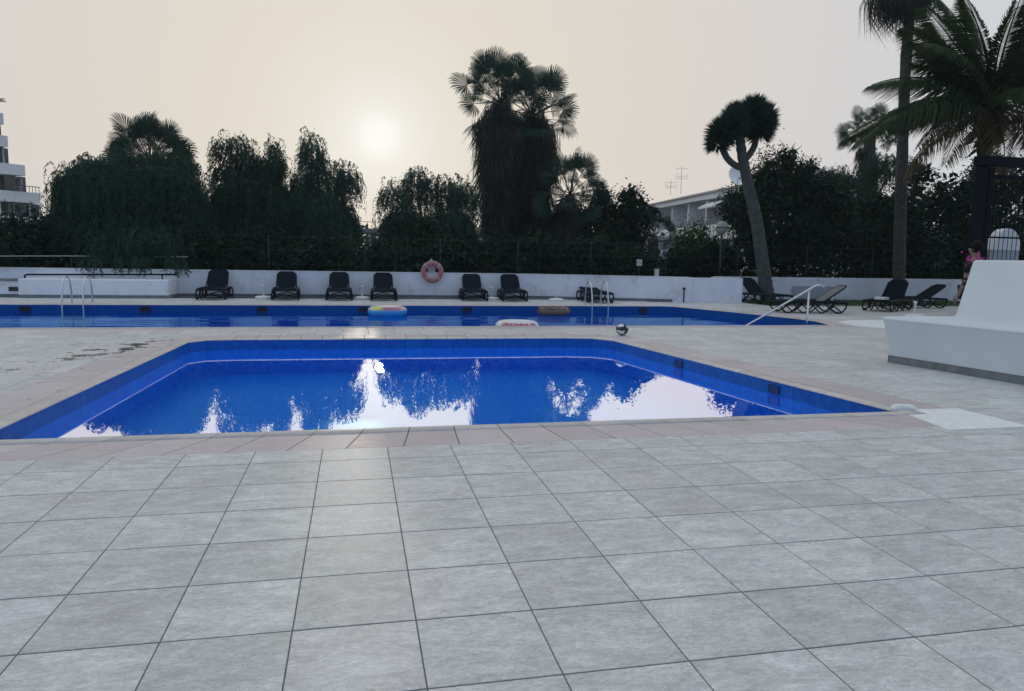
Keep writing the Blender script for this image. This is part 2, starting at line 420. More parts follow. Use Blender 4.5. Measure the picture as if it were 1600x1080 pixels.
# ------------------------------------------------------------------ polygon tools for the pools
def offset_poly(P, d):
    """counter-clockwise convex polygon moved outwards by d"""
    n = len(P); out = []
    for i in range(n):
        a, b, c = Vector(P[i-1]), Vector(P[i]), Vector(P[(i+1) % n])
        e1 = (b-a).normalized(); e2 = (c-b).normalized()
        n1 = Vector((e1.y, -e1.x)); n2 = Vector((e2.y, -e2.x))
        bis = (n1+n2).normalized(); out.append(tuple(b + bis*(d/bis.dot(n1))))
    return out
def clip_half(poly, a, b, outside):
    """the part of poly left (inside, ccw) or right of the line a-b"""
    def sd(p): return (b[0]-a[0])*(p[1]-a[1])-(b[1]-a[1])*(p[0]-a[0])
    out = []
    for i in range(len(poly)):
        p, q = poly[i], poly[(i+1) % len(poly)]; sp, sq = sd(p), sd(q)
        if outside: sp, sq = -sp, -sq
        if sp >= 0: out.append(p)
        if (sp > 0 and sq < 0) or (sp < 0 and sq > 0):
            t = sp/(sp-sq); out.append((p[0]+(q[0]-p[0])*t, p[1]+(q[1]-p[1])*t))
    return out
def parea(p): return abs(sum(p[i][0]*p[(i+1) % len(p)][1]-p[(i+1) % len(p)][0]*p[i][1] for i in range(len(p))))/2 if len(p) > 2 else 0
def subtract(poly, hole):
    res = []; rem = poly
    n = len(hole)
    for i in range(n):
        a, b = hole[i], hole[(i+1) % n]
        o = clip_half(rem, a, b, True)
        if parea(o) > 1e-3: res.append(o)
        rem = clip_half(rem, a, b, False)
        if parea(rem) < 1e-5: break
    return res, parea(rem)
SMALL = [(-2.92, 0.90), (4.72, 0.90), (4.03, 6.72), (3.78, 7.05), (3.3, 7.16), (-2.1, 7.24), (-2.5, 7.18), (-2.72, 6.92)]
BIG = [(-15.0, 9.20), (9.95, 9.20), (10.25, 10.2), (10.2, 11.0), (9.55, 13.3), (8.9, 15.05), (8.5, 15.2), (-15.0, 15.25)]
CO, PK = 0.16, 0.60
S_in, S_co, S_pk = SMALL, offset_poly(SMALL, CO), offset_poly(SMALL, PK)
B_in, B_co, B_pk = BIG, offset_poly(BIG, 0.16), offset_poly(BIG, 0.46)

# ------------------------------------------------------------------ ground
def frame_faces(name, outer, holes, z, m):
    polys = [outer]
    for h in holes:
        nx = []
        for p in polys:
            r, rem = subtract(p, h)
            nx += r if rem > 1e-6 else [p]
        polys = nx
    mb = MB()
    for p in polys: mb.add([(x, y, z) for x, y in p], [tuple(range(len(p)))])
    return mb.obj(name, m)
R0 = [(-22, -9), (30, -9), (30, 18.2), (-22, 18.2)]
struct(frame_faces('ground', [(-600, -600), (600, -600), (600, 900), (-600, 900)], [R0], -0.03, MT['earth']))
deck = struct(frame_faces('deck', R0, [S_in, B_in], -0.0022, MT['grout']))

# tiles
T = 0.45; G = 0.0026; GY = 0.0044
def in_poly(P, x, y):
    return all((P[(i+1) % len(P)][0]-P[i][0])*(y-P[i][1])-(P[(i+1) % len(P)][1]-P[i][1])*(x-P[i][0]) >= 0 for i in range(len(P)))
BENCH_FOOT = [(7.02, 3.86), (9.4, 3.86), (9.9, -3.0), (7.55, -3.0)][::-1]
def proj(x, y, z=0):
    d = Vector((x, y, z)) - CAM; dz = d.dot(cf)
    if dz < 0.3: return None
    return d.dot(cr)/dz*1141.6, d.dot(cu)/dz*1141.6, dz
whole = []; cut = []
for i in range(-32, 50):
    for j in range(-18, 40):
        x0, y0 = i*T, j*T
        cxm, cym = x0+T/2, y0+T/2
        if cym > 18.9 or cxm > 19: continue
        if cym > 17.0 and cxm > 5: 
            if cym > 17.0 + (0 if cxm > 9.8 else (9.8-cxm)*0.36): continue
        if cxm > 12.2 and cym > 15.3: continue
        p = [proj(x0+a, y0+b) for a in (0, T) for b in (0, T)]
        if all(q is None for q in p): continue
        q = [k for k in p if k]
        if min(abs(k[0]) for k in q) > 1150: continue
        if max(k[1] for k in q) < -900: continue
        sq = [(x0+G, y0+GY), (x0+T-G, y0+GY), (x0+T-G, y0+T-GY), (x0+G, y0+T-GY)]
        pieces = [sq]; was = False
        for h in (S_pk, B_pk, BENCH_FOOT if False else None):
            if h is None: continue
            nx = []
            for pc in pieces:
                r, rem = subtract(pc, h)
                if rem > 1e-5: was = True; nx += r
                else: nx.append(pc)
            pieces = nx
        if not pieces: continue
        if was: cut += [pc for pc in pieces if parea(pc) > 0.004]
        else:
            c = proj(cxm, cym)
            size = 0
            if c and abs(c[0]) < 800+250/c[2]*1 and -560 < c[1]: size = 1/c[2]
            whole.append((size, x0, y0))
whole.sort(reverse=True)
def bev_tile(mb, poly, h=0.012, b=0.0015):
    n = len(poly)
    if sum(poly[i][0]*poly[(i+1) % n][1]-poly[(i+1) % n][0]*poly[i][1] for i in range(n)) < 0: poly = poly[::-1]
    cx, cy = sum(p[0] for p in poly)/n, sum(p[1] for p in poly)/n
    def shr(p, d):
        l = math.hypot(p[0]-cx, p[1]-cy); k = max(0, 1-d*1.3/l); return (cx+(p[0]-cx)*k, cy+(p[1]-cy)*k)
    top = [shr(p, b) for p in poly]
    mb.add([(x, y, -0.012) for x, y in poly] + [(x, y, -0.0012) for x, y in poly] + [(x, y, 0) for x, y in top],
        [(i, (i+1) % n, n+(i+1) % n, n+i) for i in range(n)] + [(n+i, n+(i+1) % n, 2*n+(i+1) % n, 2*n+i) for i in range(n)] + [tuple(range(2*n, 3*n))])
tm = MB(); bev_tile(tm, [(G, GY), (T-G, GY), (T-G, T-GY), (G, T-GY)])
tile_me = tm.mesh('tile', MT['tile'])
for s, x0, y0 in whole[:280]:
    o = link('paving_tile', tile_me, deck); o.location = (x0, y0, random.uniform(-0.0006, 0.0006))
rest = MB()
for s, x0, y0 in whole[280:]: bev_tile(rest, [(x0+G, y0+GY), (x0+T-G, y0+GY), (x0+T-G, y0+T-GY), (x0+G, y0+T-GY)])
for pc in cut:
    bev_tile(rest, pc)
stuff(rest.obj('distant_paving', MT['tile'], deck))

# pools: basin, water, coping and border
def pool(name, P, Pc, Pk, depth, mos, wmat, lvl, stone, label, near_only=None):
    root = empty(name, (0, 0, 0)); struct(root)
    n = len(P)
    mb = MB()
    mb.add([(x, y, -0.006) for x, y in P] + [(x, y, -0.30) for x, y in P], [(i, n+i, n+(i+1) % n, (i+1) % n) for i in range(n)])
    mb.obj('waterline_band', mos, root)  # upper wall in darker tile colour, painting in the shade under the coping
    mb = MB(); mb.add([(x, y, -0.30) for x, y in P] + [(x, y, -depth) for x, y in P], [(i, n+i, n+(i+1) % n, (i+1) % n) for i in range(n)])
    mb.obj('basin_wall', MT['mosaic_floor'], root)
    MB().add([(x, y, -depth) for x, y in P], [tuple(range(n))]).obj('basin_floor', MT['mosaic_floor'], root)
    rs = []
    for i in range(n):
        a, b = Vector(P[i]), Vector(P[(i+1) % n]); ln = (b-a).length
        k = max(1, round(ln/stone))
        ac, bc = Vector(Pc[i]), Vector(Pc[(i+1) % n]); ak, bk = Vector(Pk[i]), Vector(Pk[(i+1) % n])
        for q in range(k):
            g = 0.004/ln
            t0, t1 = q/k+g, (q+1)/k-g
            A0, A1 = a.lerp(b, t0), a.lerp(b, t1); C0, C1 = ac.lerp(bc, t0), ac.lerp(bc, t1)
            D0, D1 = (ac.lerp(bc, t0)), (ac.lerp(bc, t1)); K0, K1 = ak.lerp(bk, t0), ak.lerp(bk, t1)
            size = 0; pr = proj(A0.x, A0.y)
            if pr and abs(pr[0]) < 900: size = 1/pr[2]
            rs.append((size, A0, A1, C0, C1, K0, K1))
    rs.sort(key=lambda r: -r[0])
    def cop(mb, A0, A1, C0, C1):
        prof = [(1.0, -0.012), (1.0, 0.006), (0.42, 0.010), (0.14, 0.006), (-0.03, -0.002), (-0.08, -0.008), (-0.08, -0.014), (-0.03, -0.018), (0.02, -0.018)]
        vs = []
        for S, E in ((A0, C0), (A1, C1)):
            for t, z in prof:
                p = S+(E-S)*(t if t > 0 else t*1.0); vs.append((p.x, p.y, z))
        k = len(prof)
        mb.add(vs, [(i, i+1, k+i+1, k+i) for i in range(k-1)], True)
        mb.add(vs, [tuple(range(k))[::-1], tuple(range(k, 2*k))])
    lim = 290 if name == 'swimming_pool' else 60
    restc, restk = MB(), MB()
    for idx, (s, A0, A1, C0, C1, K0, K1) in enumerate(rs):
        if idx < lim and s > 0:
            m1 = MB(); cop(m1, A0, A1, C0, C1); m1.obj('coping_stone', MT['coping'], root)
            m2 = MB(); e = (K0-C0).normalized()*0.004
            bev_tile(m2, [tuple(C0+e), tuple(K0-e), tuple(K1-e), tuple(C1+e)]); m2.obj('border_tile', MT['pink'], root)
        else:
            cop(restc, A0, A1, C0, C1); e = (K0-C0).normalized()*0.004
            bev_tile(restk, [tuple(C0+e), tuple(K0-e), tuple(K1-e), tuple(C1+e)])
    if restc.v:
        stuff(restc.obj('distant_coping', MT['coping'], root)); stuff(restk.obj('distant_border', MT['pink'], root))
    wt = MB().add([(x, y, lvl) for x, y in P], [tuple(range(n))]).obj('water', wmat)
    struct(wt)
    return root
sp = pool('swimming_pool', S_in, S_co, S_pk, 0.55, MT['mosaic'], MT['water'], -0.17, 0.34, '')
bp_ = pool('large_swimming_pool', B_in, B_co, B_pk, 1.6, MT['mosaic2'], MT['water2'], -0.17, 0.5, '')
def skimmer(x, y, z0, z1, wd, yaw, parent, mo='black'):
    e = MB()
    c, s = math.cos(yaw), math.sin(yaw)
    def P(u, v): return (x+u*c-v*s, y+u*s+v*c)
    e.prism([P(-wd/2, -0.012), P(wd/2, -0.012), P(wd/2, 0.03), P(-wd/2, 0.03)], z0, z1)
    o = e.obj('skimmer_opening', MT[mo], parent)
    fr_ = MB()
    for (u0, u1, a, b) in ((-wd/2-0.02, -wd/2, z0, z1), (wd/2, wd/2+0.02, z0, z1), (-wd/2-0.02, wd/2+0.02, z0-0.02, z0)):
        fr_.prism([P(u0, -0.018), P(u1, -0.018), P(u1, 0.02), P(u0, 0.02)], a, b)
    fr_.obj('frame', MT['darkblue'], o)
def far_y(x): return 15.2 + (8.5-x)/23.5*0.05
for x in (-8.2, -5.45, -2.62, -0.02, 2.8, 5.4, 8.0): skimmer(x, far_y(x), -0.165, -0.055, 0.24, 0, bp_)
for y in (4.67, 2.63):
    xx = 4.72 - 0.69*(y-0.9)/5.82
    skimmer(xx, y, -0.13, -0.055, 0.15, math.atan2(-5.82, 0.69), sp, 'darkblue')
# steps at the right end of the large pool
st = MB()
for k in range(4): st.box(8.35+k*0.32, 8.67+k*0.32, 9.25, 10.6, -1.55, -0.78+k*0.17)
st.obj('entry_steps', MT['mosaic2'], bp_)

# pale concrete patches at the two pool corners
m = MB(); m.prism([(4.60, 0.17), (5.42, 0.17), (5.40, 0.93), (4.93, 0.95), (4.74, 0.98)], -0.001, 0.0045)
o = tag(m.obj('concrete_slab', MT['slab']), 'pale rectangular concrete patch beside the near right corner of the small pool', 'slab')
b_ = MB(); b_.tube(smooth_path([(4.68, 0.93, 0.01), (4.76, 0.97, 0.02), (4.86, 0.95, 0.02), (4.92, 0.90, 0.01)], 4), [0.02]*2+[0.035]*9+[0.02]*2, 10)
b_.obj('rounded_corner', MT['slab'], o)
m = MB(); pts = [(10.4, 9.0), (10.9, 8.15), (12.2, 8.05), (12.6, 10.4), (11.2, 10.35), (10.6, 9.9)]
m.prism(pts, -0.001, 0.0045)
tag(m.obj('concrete_slab', MT['slab']), 'pale concrete apron past the right end of the large pool, next to the white bench', 'slab')

# ------------------------------------------------------------------ boundary wall
WALLH = 0.79
def wall_path(pts, th, z0, z1, mb):
    left = []
    n = len(pts)
    for i in range(n):
        a = Vector(pts[max(i-1, 0)]); b = Vector(pts[i]); c = Vector(pts[min(i+1, n-1)])
        t = ((b-a).normalized() if i else Vector((0, 0))) + ((c-b).normalized() if i < n-1 else Vector((0, 0)))
        t.normalize(); nn = Vector((-t.y, t.x)); left.append((b, nn))
    for i in range(n-1):
        (b0, n0), (b1, n1) = left[i], left[i+1]
        vs = []
        for z in (z0, z1):
            for p in (b0, b1, b1+n1*th, b0+n0*th): vs.append((p.x, p.y, z))
        mb.add(vs, [(4, 5, 6, 7), (0, 1, 5, 4), (2, 3, 7, 6), (1, 2, 6, 5), (3, 0, 4, 7)])
wroot = empty('boundary_wall', (0, 19, 0)); struct(wroot)
def sub(o, parent):
    o.parent = parent; o.matrix_parent_inverse = Matrix.Translation(-parent.location) if False else Matrix.Identity(4)
    o.location = tuple(-Vector(parent.location)); return o
W1 = [(-16, 19.05), (-5.0, 18.98), (0.7, 18.9), (5.6, 18.68), (7.0, 18.2), (9.85, 17.2)]
mb = MB(); wall_path(W1, 0.2, -0.02, WALLH, mb)
wall_path([(10.35, 17.05), (12.05, 16.78)], 0.2, -0.02, WALLH, mb)
wall_path([(12.0, 18.45), (26, 18.4)], 0.2, -0.1, 0.80, mb)
mb.box(11.86, 12.04, 16.985, 18.6, -0.02, WALLH-0.003)
sub(mb.obj('rendered_panel', MT['white']), wroot)
mb = MB(); mb.box(9.82, 10.38, 16.98, 17.4, -0.02, WALLH+0.012); sub(mb.obj('pier', MT['white']), wroot)
mb = MB(); wall_path([(x, y-0.012) for x, y in W1], 0.02, 0, 0.085, mb); sub(mb.obj('skirting', MT['skirtboard']), wroot)
mb = MB(); wall_path([(x, y-0.015) for x, y in W1], 0.23, WALLH, WALLH+0.018, mb); sub(mb.obj('coping_strip', MT['white']), wroot)
tag(wroot, 'long low white rendered wall behind the sun loungers', 'wall')
del wroot['kind']
# pipe and box on the angled stretch
m = MB(); m.tube([(10.1, 16.95, 0.0), (10.1, 16.95, 0.42)], 0.02); m.box(10.06, 10.14, 16.92, 16.98, 0.42, 0.47)
tag(m.obj('standpipe', MT['darkmetal']), 'thin dark standpipe rising in front of the white wall pier', 'pipe')
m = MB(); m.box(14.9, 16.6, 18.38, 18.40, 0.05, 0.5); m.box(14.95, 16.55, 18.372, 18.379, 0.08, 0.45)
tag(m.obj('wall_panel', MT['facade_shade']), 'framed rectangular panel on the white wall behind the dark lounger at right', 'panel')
# white planter block on the left
rt = empty('planter_block', (-7.4, 17.8, 0))
def bevel_box(mb, x0, x1, y0, y1, z0, z1, b=0.02):
    P = [(x0, y0), (x1, y0), (x1, y1), (x0, y1)]
    Q = [(x0+b, y0+b), (x1-b, y0+b), (x1-b, y1-b), (x0+b, y1-b)]
    mb.add([(x, y, z0) for x, y in P] + [(x, y, z1-b) for x, y in P] + [(x, y, z1) for x, y in Q],
        [(i, (i+1) % 4, 4+(i+1) % 4, 4+i) for i in range(4)] + [(4+i, 4+(i+1) % 4, 8+(i+1) % 4, 8+i) for i in range(4)] + [(8, 9, 10, 11), (3, 2, 1, 0)])
mb = MB(); bevel_box(mb, -9.35, -5.5, 17.8, 18.96, 0, 0.53); sub(mb.obj('block', MT['white']), rt)
mb = MB(); mb.box(-9.34, -5.51, 17.785, 17.80, 0, 0.09); mb.box(-5.5, -5.485, 17.8, 18.9, 0, 0.09); sub(mb.obj('skirting', MT['skirtboard']), rt)
tag(rt, 'long white rendered planter block with grey skirting behind the left pool ladder', 'planter')
rt = empty('cabinet_block', (-11, 18.1, 0))
mb = MB(); bevel_box(mb, -14, -9.37, 18.12, 18.97, 0, 0.47); sub(mb.obj('block', MT['white']), rt)
mb = MB(); mb.box(-14, -9.38, 18.06, 18.9, 0.471, 0.505); sub(mb.obj('cap_slab', MT['skirtboard']), rt)
mb = MB(); mb.box(-14, -9.38, 18.105, 18.12, 0, 0.09); sub(mb.obj('skirting', MT['skirtboard']), rt)
mb = MB(); mb.box(-9.72, -9.48, 18.10, 18.121, 0.17, 0.29)
for k in range(3): mb.box(-9.7, -9.5, 18.09, 18.099, 0.185+k*0.035, 0.2+k*0.035)
sub(mb.obj('vent_grille', MT['darkmetal']), rt)
tag(rt, 'low white cabinet wall with dark cap and small vent at the far left', 'wall')
# dark pipe rail on the planter block
m = MB(); m.tube(smooth_path([(-9.33, 18.2, 0.5), (-9.33, 18.2, 0.60), (-9.25, 18.2, 0.635), (-9.0, 18.2, 0.637)], 4) + [(-5.35, 18.25, 0.68)], 0.024)
o = tag(m.obj('pipe_rail', MT['gate']), 'dark horizontal pipe rail running along the top of the white planter', 'rail')
m = MB(); m.tube([(-5.75, 18.245, 0.5), (-5.75, 18.245, 0.67)], 0.02); m.obj('post', MT['gate'], o)

# ------------------------------------------------------------------ loungers
def rounded_panel(mb, x0, x1, y0, y1, z, th, r=0.08, tilt=None, sag=0.0):
    pts = []
    for cx, cy, a0 in ((x1-r, y1-r, 0), (x0+r, y1-r, 90), (x0+r, y0+r, 180), (x1-r, y0+r, 270)):
        for k in range(5):
            a = rad(a0+22.5*k); pts.append((cx+r*math.cos(a), cy+r*math.sin(a)))
    n = len(pts)
    top = [(x, y, z+th) for x, y in pts]; bot = [(x, y, z) for x, y in pts]
    ins = [(x*0.93, (y-(y0+y1)/2)*0.95+(y0+y1)/2, z+th-sag) for x, y in pts]
    vs = bot+top+ins
    if tilt:
        h, ang = tilt; c, s = math.cos(ang), math.sin(ang)
        vs = [(x, h[0]+(y-h[0])*c-(zz-h[1])*s, h[1]+(y-h[0])*s+(zz-h[1])*c) for x, y, zz in vs]
    mb.add(vs, [(i, (i+1) % n, n+(i+1) % n, n+i) for i in range(n)] + [(n+i, n+(i+1) % n, 2*n+(i+1) % n, 2*n+i) for i in range(n)] + [tuple(range(2*n, 3*n)), tuple(range(n))[::-1]])
def make_lounger(back_deg, sling='sling', back_sling=None):
    root = empty('sun_lounger'); ks = []
    m = MB(); rounded_panel(m, -0.30, 0.30, -0.93, 0.27, 0.295, 0.03, 0.07, sag=0.012)
    ks.append(m.obj('seat', MT[sling], root))
    hb = (0.28, 0.31)
    m = MB(); rounded_panel(m, -0.262, 0.262, 0.28, 1.04, 0.297, 0.03, 0.12, tilt=(hb, rad(back_deg)), sag=0.012)
    back = m.obj('backrest', MT[back_sling or sling], root); ks.append(back)
    m = MB()
    c, s = math.cos(rad(back_deg)), math.sin(rad(back_deg))
    fr_ = [(-0.29, 0.28), (-0.275, 0.93), (-0.19, 1.045), (0.19, 1.045), (0.275, 0.93), (0.29, 0.28)]
    m.tube([(x, hb[0]+(y-hb[0])*c, hb[1]+(y-hb[0])*s) for x, y in fr_], 0.021, 6)
    ks.append(m.obj('back_frame', MT['resin'], root))
    for sx in (-1, 1):
        m = MB(); m.tube(smooth_path([(sx*0.34, -0.95, 0.285), (sx*0.345, -0.5, 0.30), (sx*0.345, 0.3, 0.305), (sx*0.34, 0.9, 0.275)], 3), 0.028, 6, flat=1.4)
        ks.append(m.obj('side_rail', MT['resin'], root))
        for y0, d in ((-0.93, 1), (0.88, -1)):
            m = MB()
            path = smooth_path([(sx*0.34, y0, 0.28), (sx*0.37, y0+0.03*d, 0.17), (sx*0.375, y0+0.12*d, 0.05), (sx*0.37, y0+0.22*d, 0.022), (sx*0.355, y0+0.33*d, 0.05), (sx*0.33, y0+0.50*d, 0.19), (sx*0.33, y0+0.60*d, 0.28)], 4)
            m.tube(path, 0.022, 6)
            m.tube(smooth_path([(sx*0.335, y0+0.36*d, 0.28), (sx*0.34, y0+0.45*d, 0.17), (sx*0.345, y0+0.62*d, 0.022), (sx*0.345, y0+0.70*d, 0.022), (sx*0.34, y0+0.86*d, 0.16), (sx*0.34, y0+0.95*d, 0.28)], 3), 0.018, 6)
            ks.append(m.obj('leg', MT['resin'], root))
    m = MB()
    for pth_ in ([(-0.37, -0.8, 0.06), (0.0, -0.8, 0.17), (0.37, -0.8, 0.06)], [(-0.37, 0.72, 0.06), (0.0, 0.72, 0.17), (0.37, 0.72, 0.06)], [(-0.34, -0.94, 0.285), (0.34, -0.94, 0.285)]):
        m = MB(); m.tube(pth_, 0.018, 6); ks.append(m.obj('stretcher', MT['resin'], root))
    kids(root, ks)
    return root
KIDS_PENDING = []
loungers = [
 # x, y, rotation (head direction from +Y, degrees anticlockwise), back angle, label, variant
 (-4.25, 17.95, 1, 42, 'dark sun lounger nearest the white planter block, turned slightly left', 0),
 (-2.25, 17.95, 3, 38, 'dark sun lounger between the planter end and the first parasol base', 0),
 (-0.70, 17.9, 1, 38, 'dark sun lounger just left of the parasol base that stands behind the rainbow ring', 0),
 (0.62, 17.85, -1, 38, 'dark sun lounger just right of the parasol base, behind the rainbow ring', 0),
 (3.40, 17.9, -4, 38, 'dark sun lounger standing to the right of the lifebuoy', 0),
 (4.62, 17.75, -5, 38, 'dark sun lounger right of the lifebuoy with its foot pointing right, beside a parasol base', 0),
 (7.15, 17.15, -4, 8, 'dark sun lounger folded flat behind the right pool ladder', 0),
 (12.6, 16.45, 10, 39, 'dark sun lounger at the foot of the dragon tree, back upright', 0),
 (11.75, 12.75, -100, 34, 'dark sun lounger with grey mesh back beside the steel handrail', 1),
 (14.9, 13.6, -58, 46, 'navy sun lounger with upright back in front of the tall palm trunk', 0),
 (16.8, 14.8, -92, 32, 'dark low sun lounger farthest right on the lawn edge near the person', 0),
]
protos = {}
for i, (x, y, rz, ba, lab, var) in enumerate(loungers):
    key = (ba, var)
    if key not in protos:
        o = protos[key] = make_lounger(ba, 'sling', 'sling_grey' if var else None)
    else:
        o = copy_tree(protos[key])
    o.location = (x, y, 0); o.rotation_euler = (0, 0, rad(rz))
    tag(o, lab, 'sun lounger', 'sun loungers around the large pool')
# towel left on the navy lounger's seat
m = MB(); rounded_panel(m, -0.16, 0.16, -0.2, 0.2, 0.0, 0.05, 0.05, sag=-0.02)
o = m.obj('folded_towel', MT['plasticwhite']); o.location = (14.46, 13.32, 0.332); o.rotation_euler = (0, 0, rad(20)); o.scale = (0.8, 0.8, 1)
tag(o, 'small folded white towel lying on the navy lounger by the tall palm', 'towel')

# ------------------------------------------------------------------ parasol bases
def make_base():
    root = empty('parasol_base')
    m = MB(); m.lathe([(0.0, 0.0), (0.235, 0.0), (0.25, 0.02), (0.245, 0.05), (0.20, 0.075), (0.06, 0.09), (0.0, 0.09)], 20); a = m.obj('weight', MT['plasticwhite'], root)
    m = MB(); m.lathe([(0.0, 0.09), (0.03, 0.09), (0.03, 0.36), (0.045, 0.365), (0.045, 0.40), (0.03, 0.41), (0.0, 0.41)], 12); b = m.obj('tube', MT['plasticwhite'], root)
    kids(root, [a, b]); return root
bases = [(-2.90, 17.95, 'white parasol base left of the second sun lounger'), (-0.02, 17.9, 'white parasol base between the two loungers behind the rainbow ring'),
         (4.02, 17.95, 'white parasol base between the two loungers right of the lifebuoy'), (6.0, 17.45, 'low white parasol base standing alone before the wall'),
         (12.72, 13.1, 'white parasol base behind the lounger with the grey mesh back'), (13.75, 11.2, 'white parasol base just behind the left end of the white bench')]
pb = None
for i, (x, y, lab) in enumerate(bases):
    o = make_base() if pb is None else copy_tree(pb)
    pb = pb or o
    o.location = (x, y, 0)
    tag(o, lab, 'parasol base', 'white parasol bases')
# the one in front of the wall has only a short stub
for ch in [c for c in bpy.data.objects if c.parent and c.parent.get('label', '').startswith('low white')]:
    if ch.name.startswith('tube'): ch.scale = (1, 1, 0.4); ch.location = (0, 0, 0.05)

# ------------------------------------------------------------------ ladders and handrail
def make_ladder():
    root = empty('pool_ladder'); ks = []
    for sx in (-0.24, 0.24):
        m = MB(); m.tube(smooth_path([(sx, 0.62, 0.0), (sx, 0.60, 0.35), (sx, 0.50, 0.60), (sx, 0.32, 0.68), (sx, 0.10, 0.58), (sx, -0.02, 0.25), (sx, -0.06, -0.15), (sx, -0.06, -0.95)], 5), 0.021, 8)
        ks.append(m.obj('rail', MT['steel'], root))
    for k in range(3):
        m = MB(); m.box(-0.23, 0.23, -0.10, -0.02, -0.34-k*0.25, -0.31-k*0.25); ks.append(m.obj('tread', MT['steel'], root))
    kids(root, ks); return root
ld = make_ladder(); ld.location = (-7.1, 15.2, 0); tag(ld, 'stainless steel pool ladder in front of the white planter block', 'pool ladder', 'pool ladders')
l2 = copy_tree(ld); l2.location = (6.6, 15.0, 0); tag(l2, 'stainless steel pool ladder in front of the folded flat lounger', 'pool ladder', 'pool ladders')
rt = empty('handrail', (9.59, 9.55, 0))
m = MB(); m.tube(smooth_path([(7.75, 9.55, -0.22), (8.6, 9.55, 0.225), (9.5, 9.55, 0.72), (9.72, 9.55, 0.84), (9.84, 9.55, 0.855), (9.94, 9.55, 0.80)], 5), 0.024, 8); sub(m.obj('rail', MT['steel']), rt)
m = MB(); m.tube([(9.57, 9.55, -0.6), (9.57, 9.55, 0.735)], 0.021, 8); sub(m.obj('post', MT['steel']), rt)
tag(rt, 'sloping stainless handrail leading into the right end of the large pool', 'handrail')

# ------------------------------------------------------------------ floating rings, ball, lifebuoy
def ringmat(name, kind):
    m, n, b = mat(name); b.inputs['Roughness'].default_value = 0.25
    tcn = n.nodes.new('ShaderNodeTexCoord'); sp_ = n.nodes.new('ShaderNodeSeparateXYZ'); L(n, tcn.outputs['Object'], sp_.inputs[0])
    r = n.nodes.new('ShaderNodeValToRGB'); r.color_ramp.interpolation = 'CONSTANT' if kind != 'rainbow' else 'LINEAR'
    if kind == 'rainbow':
        at2 = n.nodes.new('ShaderNodeMath'); at2.operation = 'ARCTAN2'; L(n, sp_.outputs[1], at2.inputs[0]); L(n, sp_.outputs[0], at2.inputs[1])
        mrn = n.nodes.new('ShaderNodeMapRange'); mrn.inputs['From Min'].default_value = -3.1416; mrn.inputs['From Max'].default_value = 3.1416; L(n, at2.outputs[0], mrn.inputs[0])
        L(n, mrn.outputs[0], r.inputs[0])
        cols = [(0, (0.6, 0.75, 0.9)), (0.1, (0.75, 0.70, 0.12)), (0.17, (0.55, 0.65, 0.15)), (0.22, (0.35, 0.16, 0.20)), (0.34, (0.5, 0.18, 0.3)), (0.42, (0.7, 0.6, 0.55)), (0.6, (0.85, 0.8, 0.75)), (0.8, (0.9, 0.75, 0.6)), (0.95, (0.75, 0.8, 0.85))]
        while len(r.color_ramp.elements) < len(cols): r.color_ramp.elements.new(0.5)
        for e, (p, c) in zip(r.color_ramp.elements, cols): e.position = p; e.color = (*c, 1)
        gt = n.nodes.new('ShaderNodeMapRange'); gt.inputs['From Min'].default_value = 0.03; gt.inputs['From Max'].default_value = 0.07; L(n, sp_.outputs[2], gt.inputs[0])
        mx = n.nodes.new('ShaderNodeMix'); mx.data_type = 'RGBA'; L(n, gt.outputs[0], mx.inputs[0]); mx.inputs[6].default_value = (0.05, 0.35, 0.75, 1); L(n, r.outputs[0], mx.inputs[7])
        L(n, mx.outputs[2], b.inputs['Base Color'])
    elif kind == 'chocolate':
        no = n.nodes.new('ShaderNodeTexVoronoi'); no.inputs['Scale'].default_value = 26; L(n, tcn.outputs['Object'], no.inputs['Vector'])
        r.color_ramp.elements[0].color = (0.8, 0.72, 0.7, 1); r.color_ramp.elements[1].position = 0.2; r.color_ramp.elements[1].color = (0.045, 0.022, 0.02, 1)
        L(n, no.outputs['Distance'], r.inputs[0])
        gt = n.nodes.new('ShaderNodeMath'); gt.operation = 'GREATER_THAN'; gt.inputs[1].default_value = 0.035; L(n, sp_.outputs[2], gt.inputs[0])
        mx = n.nodes.new('ShaderNodeMix'); mx.data_type = 'RGBA'; L(n, gt.outputs[0], mx.inputs[0]); mx.inputs[6].default_value = (0.20, 0.13, 0.08, 1); L(n, r.outputs[0], mx.inputs[7])
        L(n, mx.outputs[2], b.inputs['Base Color'])
    return m
def torus(R, r, n=36, k=14, flat=0.9):
    V = [((R+r*math.cos(b))*math.cos(a), (R+r*math.cos(b))*math.sin(a), r*flat*math.sin(b)) for a in np.linspace(0, 2*math.pi, n, endpoint=False) for b in np.linspace(0, 2*math.pi, k, endpoint=False)]
    F = [(i*k+j, ((i+1) % n)*k+j, ((i+1) % n)*k+(j+1) % k, i*k+(j+1) % k) for i in range(n) for j in range(k)]
    return MB().add(V, F, True)
o = torus(0.36, 0.145).obj('swim_ring', ringmat('rainbow_vinyl', 'rainbow')); o.location = (0.58, 14.05, -0.075)
tag(o, 'inflatable swim ring with blue underside and rainbow top floating in the large pool', 'swim ring', 'swim rings floating in the large pool')
m = MB(); m.tube([(0.02, 0, 0.0), (0.02, 0, 0.05)], 0.014, 8); v = m.obj('valve', MT['plasticwhite'], o); v.location = (0.32, 0.12, 0.115)
o = torus(0.33, 0.13).obj('swim_ring', ringmat('chocolate_vinyl', 'chocolate')); o.location = (5.05, 14.3, -0.08)
tag(o, 'brown doughnut swim ring with sprinkles floating near the far pool edge', 'swim ring', 'swim rings floating in the large pool')
